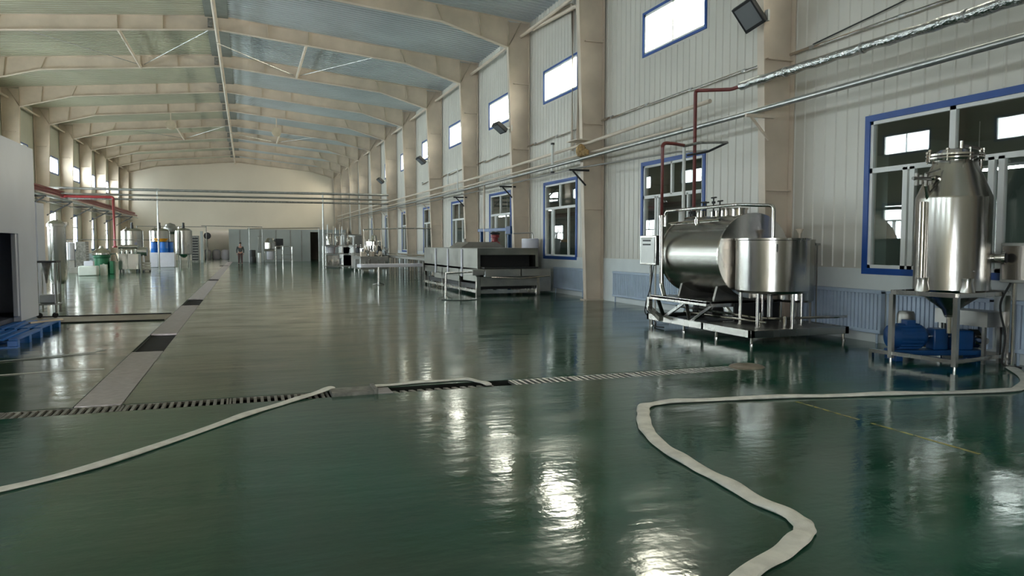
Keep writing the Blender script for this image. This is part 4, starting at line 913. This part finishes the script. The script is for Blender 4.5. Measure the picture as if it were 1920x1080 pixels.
tag(MB().box(-7.15,-6.85,43.4,43.8,0,.55).lathe([(.05,0),(.05,.04)],(-7.0,43.6,.55),'z',10).build('jerrycan','jerry',bevel=.04),'milky jerrycan on the floor right of the large bin','jerrycan')
gm = thing('separator','green-bodied separator machine with a stainless top behind the milky bin','machine',(-7.2,45.3,0))
MB().lathe([(.42,.0),(.42,.25),(.36,.3),(.36,.85),(.42,.9),(.42,1.0)],(-7.35,45.3,0),'z',28).build('machine_body','green',gm)
MB().lathe([(.44,1.0),(.5,1.04),(.5,1.14),(.3,1.3),(.12,1.4),(.08,1.5),(0,1.5)],(-7.35,45.3,0),'z',28).build('bowl_hood','polish',gm)
MB().tube([(-7.0,45.1,1.1),(-6.6,44.9,1.1),(-6.5,44.9,.7)],.05,10).build('outlet_pipe','polish',gm); MB().box(-6.95,-6.75,45,45.6,0,.7).build('motor_box','green',gm,bevel=.03)
hm = thing('homogenizer','boxy stainless homogenizer with pipework on top, left of the overhead pipe post','machine',(-6.35,47.8,0))
MB().box(-6.88,-5.85,47.5,48.7,.16,1.05).build('machine_body','steel',hm,bevel=.02)
for x in (-6.8,-5.95):
    for y in (47.6,48.6): MB().tube([(x,y,0),(x,y,.17)],.04,8).build('foot','black',hm)
for k,x in enumerate((-6.7,-6.45,-6.2)): MB().lathe([(.09,1.05),(.09,1.25),(.05,1.3),(0,1.3)],(x,47.8,0),'z',14).build('plunger_head','polish',hm)
MB().tube([(-6.9,47.9,1.45),(-5.9,47.9,1.45)],.12,14).build('damper_cylinder','steel',hm); MB().tube([(-6.7,47.9,1.2),(-6.7,47.9,1.45)],.04,8).build('pipe_riser','steel',hm)
MB().tube([(-6.0,47.9,1.05),(-6.0,47.9,1.45)],.04,8).build('pipe_riser','steel',hm)
t = thing('hose_cart','small cart with coils of pale hose right of the homogenizer','cart',(-5.5,48.2,0))
MB().box(-5.75,-5.3,48,48.6,.08,.12).build('cart_base','iron',t)
for cx_ in (-5.7,-5.35):
    for cy_ in (48.05,48.55): MB().lathe([(0,-.02),(.05,-.02),(.05,.02),(0,.02)],(cx_,cy_,.05),'x',12).build('wheel','rubber',t)
for z in (.2,.35,.5): MB().lathe([(.15,-.05),(.22,-.05),(.22,.05),(.15,.05)],(-5.52,48.3,z),'z',18).build('hose_coil','hose',t)
t = thing('drum_row','low stainless cylinder lying behind the green separator','tank',(-6.6,52,0))
MB().tube([(-7.4,52,1.15),(-5.9,52,1.15)],.28,20).build('tank_body','steel',t)
for x in (-7.2,-6.1): MB().box(x-.05,x+.05,51.8,52.2,0,.92).build('leg','steel',t)
def leg_tank(x,y,r,z0,z1,label,m='steel_h',extra=True):
    t = thing('mixing_tank',label,'tank',(x,y,0),'mixing tanks at the left')
    MB().lathe([(.08,z0-.3),(r*.5,z0-.12),(r,z0),(r,z1),(r*.75,z1+.14),(.12,z1+.24),(0,z1+.24)],(x,y,0),'z',36).build('tank_body',m,t)
    for a in (.7,2.2,3.9,5.4): MB().tube([(x+r*.8*math.cos(a),y+r*.8*math.sin(a),0),(x+r*.8*math.cos(a),y+r*.8*math.sin(a),z0+.1)],.045,8).build('leg','steel',t)
    MB().lathe([(.1,z1+.22),(.1,z1+.4),(.08,z1+.42),(.08,z1+.62),(0,z1+.64)],(x,y,0),'z',14).build('agitator_motor','black',t)
    MB().tube([(x-r*.5,y,z1+.1),(x-r*.5,y,z1+.3)],.06,10).build('manway','polish',t)
    return t
leg_tank(-7.75,60,.72,.9,2.55,'leftmost round stainless mixing tank, beside the left wall windows')
leg_tank(-6.15,62,.70,.9,2.60,'middle stainless mixing tank, behind the blue drums')
leg_tank(-4.6,63.5,.62,.85,2.65,'right stainless mixing tank with a pale front, near the dark cabinet','steel')
t = thing('cyclone_tank','round-headed steel vessel rising behind the mixing tanks','vessel',(-5.8,66,0))
MB().lathe([(.25,.2),(.25,2.4),(.45,2.6),(.5,2.9),(.35,3.2),(0,3.32)],(-5.75,66,0),'z',24).build('vessel_body','dullsteel',t); MB().lathe([(.35,0),(.35,.2)],(-5.75,66,0),'z',20).build('base','iron',t)
tag(MB().tube([(-8.0,64.5,3.0),(-3.0,64.5,2.98)],.025,8).build('service_pipe','iron'),'thin dark pipe running above the three mixing tanks','pipe')
for x in (-8.0,-3.0): tag(MB().tube([(x,64.5,0),(x,64.5,3.05)],.03,8).build('service_post','iron'),'thin post at the %s end of the pipe above the mixing tanks'%('left' if x<-5 else 'right'),'post')
for x,w2,l_ in ((-6.3,.5,'left white plastic tote box under the blue drums'),(-5.7,.95,'wide right white plastic tote box under the blue drums')):
    tag(MB().box(x,x+w2,57,58,.02,1.02).box(x+.05,x+w2-.05,57.05,57.95,0,.02).build('tote_box','tote',bevel=.03),l_,'tote')
for x,y,r,l_ in ((-6.05,57.4,.22,'small blue drum at the left on the white totes'),(-5.45,57.35,.29,'left large blue drum on the wide white tote'),(-5.05,57.7,.2,'rear blue drum at the right of the white tote')):
    t = thing('blue_drum',l_,'drum',(x,y,1.02),'blue drums on the white totes')
    MB().lathe([(r*.92,1.03),(r,1.06),(r,1.3),(r*1.03,1.32),(r,1.34),(r,1.72),(r*.95,1.76),(0,1.76)],(x,y,0),'z',24).build('drum_body','bluep',t)
    MB().lathe([(r*.97,1.74),(r*.97,1.79),(r*.88,1.79)],(x,y,0),'z',24).build('drum_rim','black',t)
t = thing('yellow_basin','orange-yellow basin on top of the blue drums','basin',(-5.6,57.4,1.8)); MB().lathe([(.3,1.80),(.46,2.0),(.48,2.0),(.32,1.79)],(-5.62,57.4,0),'z',24).build('basin_body','yellow',t)
t = thing('dark_cabinet','tall dark ribbed cabinet beside the doorway in the far wall','cabinet',(-4.2,71.5,0))
MB().box(-4.55,-3.95,71.2,72,0,2.35).build('cabinet_body','iron',t,bevel=.01)
for k in range(9): MB().box(-4.5,-4.0,71.18,71.2,.2+.23*k,.32+.23*k).build('rib','black',t)
tag(MB().box(-3.82,-3.62,71.3,72.2,0,2.75).build('grey_screen','partition'),'narrow grey upright screen just right of the dark ribbed cabinet','panel')
t = thing('wall_fan','round black fan on a stand in the far doorway','fan',(-3.3,71.5,0))
MB().lathe([(0,-.08),(.30,-.06),(.30,.06),(0,.08)],(-3.25,71.6,2.35),'y',24).build('fan_drum','black',t); MB().tube([(-3.25,71.65,.05),(-3.25,71.65,2.05)],.035,8).build('stand_pole','iron',t); MB().lathe([(.25,0),(.25,.05)],(-3.25,71.65,0),'z',16).build('stand_base','iron',t)
for k,(x,y) in enumerate(((-3.9,84.6),(-3.0,84.9),(-2.1,84.5))):
    t = thing('white_sack',['left white bulk sack in the room beyond the far doorway','middle white bulk sack in the room beyond the far doorway','right white bulk sack in the room beyond the far doorway'][k],'sack',(x,y,0))
    MB().lathe([(.32,0),(.42,.15),(.43,.7),(.36,.95),(.15,1.05),(0,1.02)],(x,y,0),'z',14).build('sack_body','tote',t)

# ================================================================== FAR MACHINES BY THE PARTITION
fmn = thing('packing_machine','stainless machine with a platform in front of the grey partition','machine',(2.3,70,0))
MB().lathe([(.5,1.15),(.55,1.2),(.55,1.75),(.35,2.0),(.25,2.15),(0,2.18)],(2.0,70,0),'z',24).build('hopper','steel',fmn)
MB().box(1.45,2.5,69.6,70.6,1.0,1.15).build('hopper_base','steel',fmn,bevel=.01); MB().lathe([(.3,.25),(.32,.3),(.32,.95),(.28,1.0)],(2.0,70.0,0),'z',20).build('lower_tank','tote',fmn)
MB().box(2.42,3.1,69.8,70.5,1.5,2.1).build('control_head','black',fmn,bevel=.02); MB().box(2.6,2.9,70.1,70.3,1.15,1.5).build('head_mount','iron',fmn)
for x in (1.5,2.45,3.05,3.85):
    for y in (69.6,70.6): MB().tube([(x,y,0),(x,y,1.4 if x>2.4 else 1.0)],.035,8).build('post','polish',fmn)
for z in (.25,.65,1.4): MB().box(2.42,3.88,69.57,70.63,z-.02,z+.02).build('shelf','polish' if z>1 else 'dullsteel',fmn)
MB().box(1.42,2.5,69.57,70.63,.2,.25).build('shelf','dullsteel',fmn)
MB().tube(bend([(1.3,70.2,2.3),(1.0,70.2,2.3),(1.0,70.2,1.0)],.05),.025,8).build('feed_pipe','iron',fmn)
MB().tube([(1.0,70.2,0),(1.0,70.2,1.1)],.03,8).build('feed_post','iron',fmn)
for k,(x,y,r,z0,z1,m,l_) in enumerate(((.55,69.0,.24,0,.5,'rubber','black drum on the floor right of the person'),(.5,69.9,.26,.0,1.1,'rubber','taller black barrel behind the black drum'),(1.05,69.0,.14,.0,.85,'white','small bright white canister between the black drum and the packing machine'))):
    t = thing('floor_drum',l_,'drum',(x,y,0)); MB().lathe([(r*.93,z0),(r,z0+.04),(r,z1-.05),(r*.9,z1),(0,z1)],(x,y,0),'z',20).build('drum_body',m,t)
tag(MB().tube([(.25,70.9,0),(.25,70.9,3.1)],.05,8).build('pipe_post','galv'),'grey post under the end of the thin pipes, near the person','post')
tag(MB().tube([(-3.7,71,3.22),(1.35,71,3.15)],.03,8).build('service_pipe','iron'),'upper thin dark pipe in front of the far wall, left of the post','pipe')
tag(MB().tube([(.1,71,2.98),(6.4,71,3.1)],.035,8).build('service_pipe','dullsteel'),'lower thin grey pipe in front of the partition, right of the post','pipe')
tag(MB().tube([(1.35,71,0),(1.35,71,3.2)],.02,8).build('service_post','galv'),'very thin post at the right end of the upper dark pipe','post')
tag(MB().tube([(6.3,71,0),(6.3,71,3.12)],.035,8).build('service_post','galv'),'thin post beside the dark doorway at the right of the partition','post')
tag(MB().box(-1.9,-1.3,59.3,59.6,0,.03).build('floor_scrap','black',bevel=.01),'dark scrap lying on the floor left of the person','scrap')

# ================================================================== PERSON
def skin(name, m, parent, verts, edges, loc, sub=2):
    me = bpy.data.meshes.new(name); me.from_pydata([tuple(Vector(v[:3])) for v in verts], edges, []); me.update()
    o = bpy.data.objects.new(name, me); COL.objects.link(o); me.materials.append(M[m])
    o.modifiers.new('skin','SKIN'); l = me.skin_vertices
    if not l: me.skin_vertices  # pragma: no cover
    for i,v in enumerate(verts):
        sv_ = me.skin_vertices[0].data[i]; r = v[3]; sv_.radius = r if isinstance(r,tuple) else (r,r); sv_.use_root = (i==0)
    s_ = o.modifiers.new('sub','SUBSURF'); s_.levels = sub; s_.render_levels = sub
    if parent: o.parent = parent
    else: o.location = loc
    ORG[o.name] = tuple(loc); return o
PL = (-.47,62.8,0)
V = [(0,0,.94,(.15,.11)),(0,0,1.12,(.14,.10)),(0,.0,1.32,(.16,.11)),(0,0,1.43,(.08,.07)),(0,-.01,1.50,(.055,.055)),(0,-.02,1.58,(.078,.09)),(0,-.02,1.68,(.07,.085))]
Ed = [(0,1),(1,2),(2,3),(3,4),(4,5),(5,6)]
def chain(base, pts):
    p = base
    for q in pts: V.append(q); Ed.append((p,len(V)-1)); p = len(V)-1
    return p
for s_ in (1,-1):
    h = chain(2,[(s_*.19,0,1.38,.055),(s_*.25,.02,1.12,.042),(s_*.24,-.06,.90,.03),(s_*.235,-.09,.83,(.035,.018))])
    for k in range(4): chain(h,[(s_*(.235-.02+.0133*k),-.10-.012*k,.775,.009),(s_*(.23-.02+.0133*k),-.10-.012*k,.735+.008*abs(k-1),.008)])
    chain(h,[(s_*.205,-.12,.80,.010),(s_*.195,-.13,.77,.009)])
    chain(0,[(s_*.10,0,.88,.09),(s_*.11,-.01,.50,.055),(s_*.12,.01,.09,.04),(s_*.125,-.12,.035,(.035,.03))])
chain(5,[(0,-.115,1.585,.013)])
person = skin('person','skin',None,V,Ed,PL)
tag(person,'person in dark grey jacket and maroon trousers standing in the middle of the far hall','person')
JV=[(0,0,.92,(.165,.125)),(0,0,1.12,(.16,.12)),(0,0,1.34,(.175,.125)),(0,0,1.44,(.085,.075)),(.20,0,1.38,.066),(.26,.02,1.12,.055),(.245,-.06,.90,.045),(-.20,0,1.38,.066),(-.26,.02,1.12,.055),(-.245,-.06,.90,.045)]
jk = skin('jacket','jacket',person,JV,[(0,1),(1,2),(2,3),(2,4),(4,5),(5,6),(2,7),(7,8),(8,9)],PL)
TV=[(0,0,.97,(.155,.12)),(.10,0,.86,.10),(.11,-.01,.5,.072),(.12,.01,.10,.06),(-.10,0,.86,.10),(-.11,-.01,.5,.072),(-.12,.01,.10,.06)]
skin('trousers','trouser',person,TV,[(0,1),(1,2),(2,3),(0,4),(4,5),(5,6)],PL)
ORG[person.name] = (0,0,0)
MB().lathe([(0,1.775),(.06,1.765),(.088,1.72),(.092,1.66),(.085,1.62)],(0,.005,0),'z',18).build('hair','hair',person)
for s_ in (1,-1):
    MB().lathe([(0,-.01),(.012,0),(0,.01)],(s_*.03,-.105,1.625),'y',8).build('eye','black',person)
    MB().lathe([(0,-.012),(.022,0),(0,.012)],(s_*.083,-.015,1.60),'x',8).build('ear','skin',person)
    MB().box(s_*.125-.045,s_*.125+.045,-.19,.07,0,.075).build('shoe','black',person,bevel=.02)
MB().box(-.022,.022,-.112,-.10,1.545,1.553).build('mouth','trouser',person)
person.location = PL

# ventilators hung under the far rafters
for x,l_ in ((-4.42,'small ventilator drum hung under the roof left of the ridge'),(2.05,'small ventilator drum hung under the roof right of the ridge')):
    t = thing('roof_ventilator',l_,'ventilator',(x,53,9.3))
    z0 = 9.25 if x < 0 else 9.12
    MB().lathe([(.15,-.2),(.3,-.18),(.3,.18),(.15,.2)],(x,53,z0),'y',20).build('ventilator_drum','cream_dirty',t)
    MB().tube([(x,53,z0+.28),(x,53,roof_z(x)-.02)],.03,8).build('hanger','cream',t); MB().box(x-.35,x+.35,52.95,53.05,roof_z(x)-.09,roof_z(x)-.03).build('hanger_plate','cream_dirty',t)
tag(MB().tube([(-9.3,46.6,1.86),(-4.6,46.6,1.84)],.022,8).build('service_pipe','iron'),'thin dark pipe running level behind the green separator and homogenizer','pipe')
for x,l_ in ((-9.2,'left'),(-4.7,'right')): tag(MB().tube([(x,46.65,0),(x,46.65,1.9)],.02,8).build('service_post','galv'),'thin %s post of the level pipe behind the separator'%l_,'post')
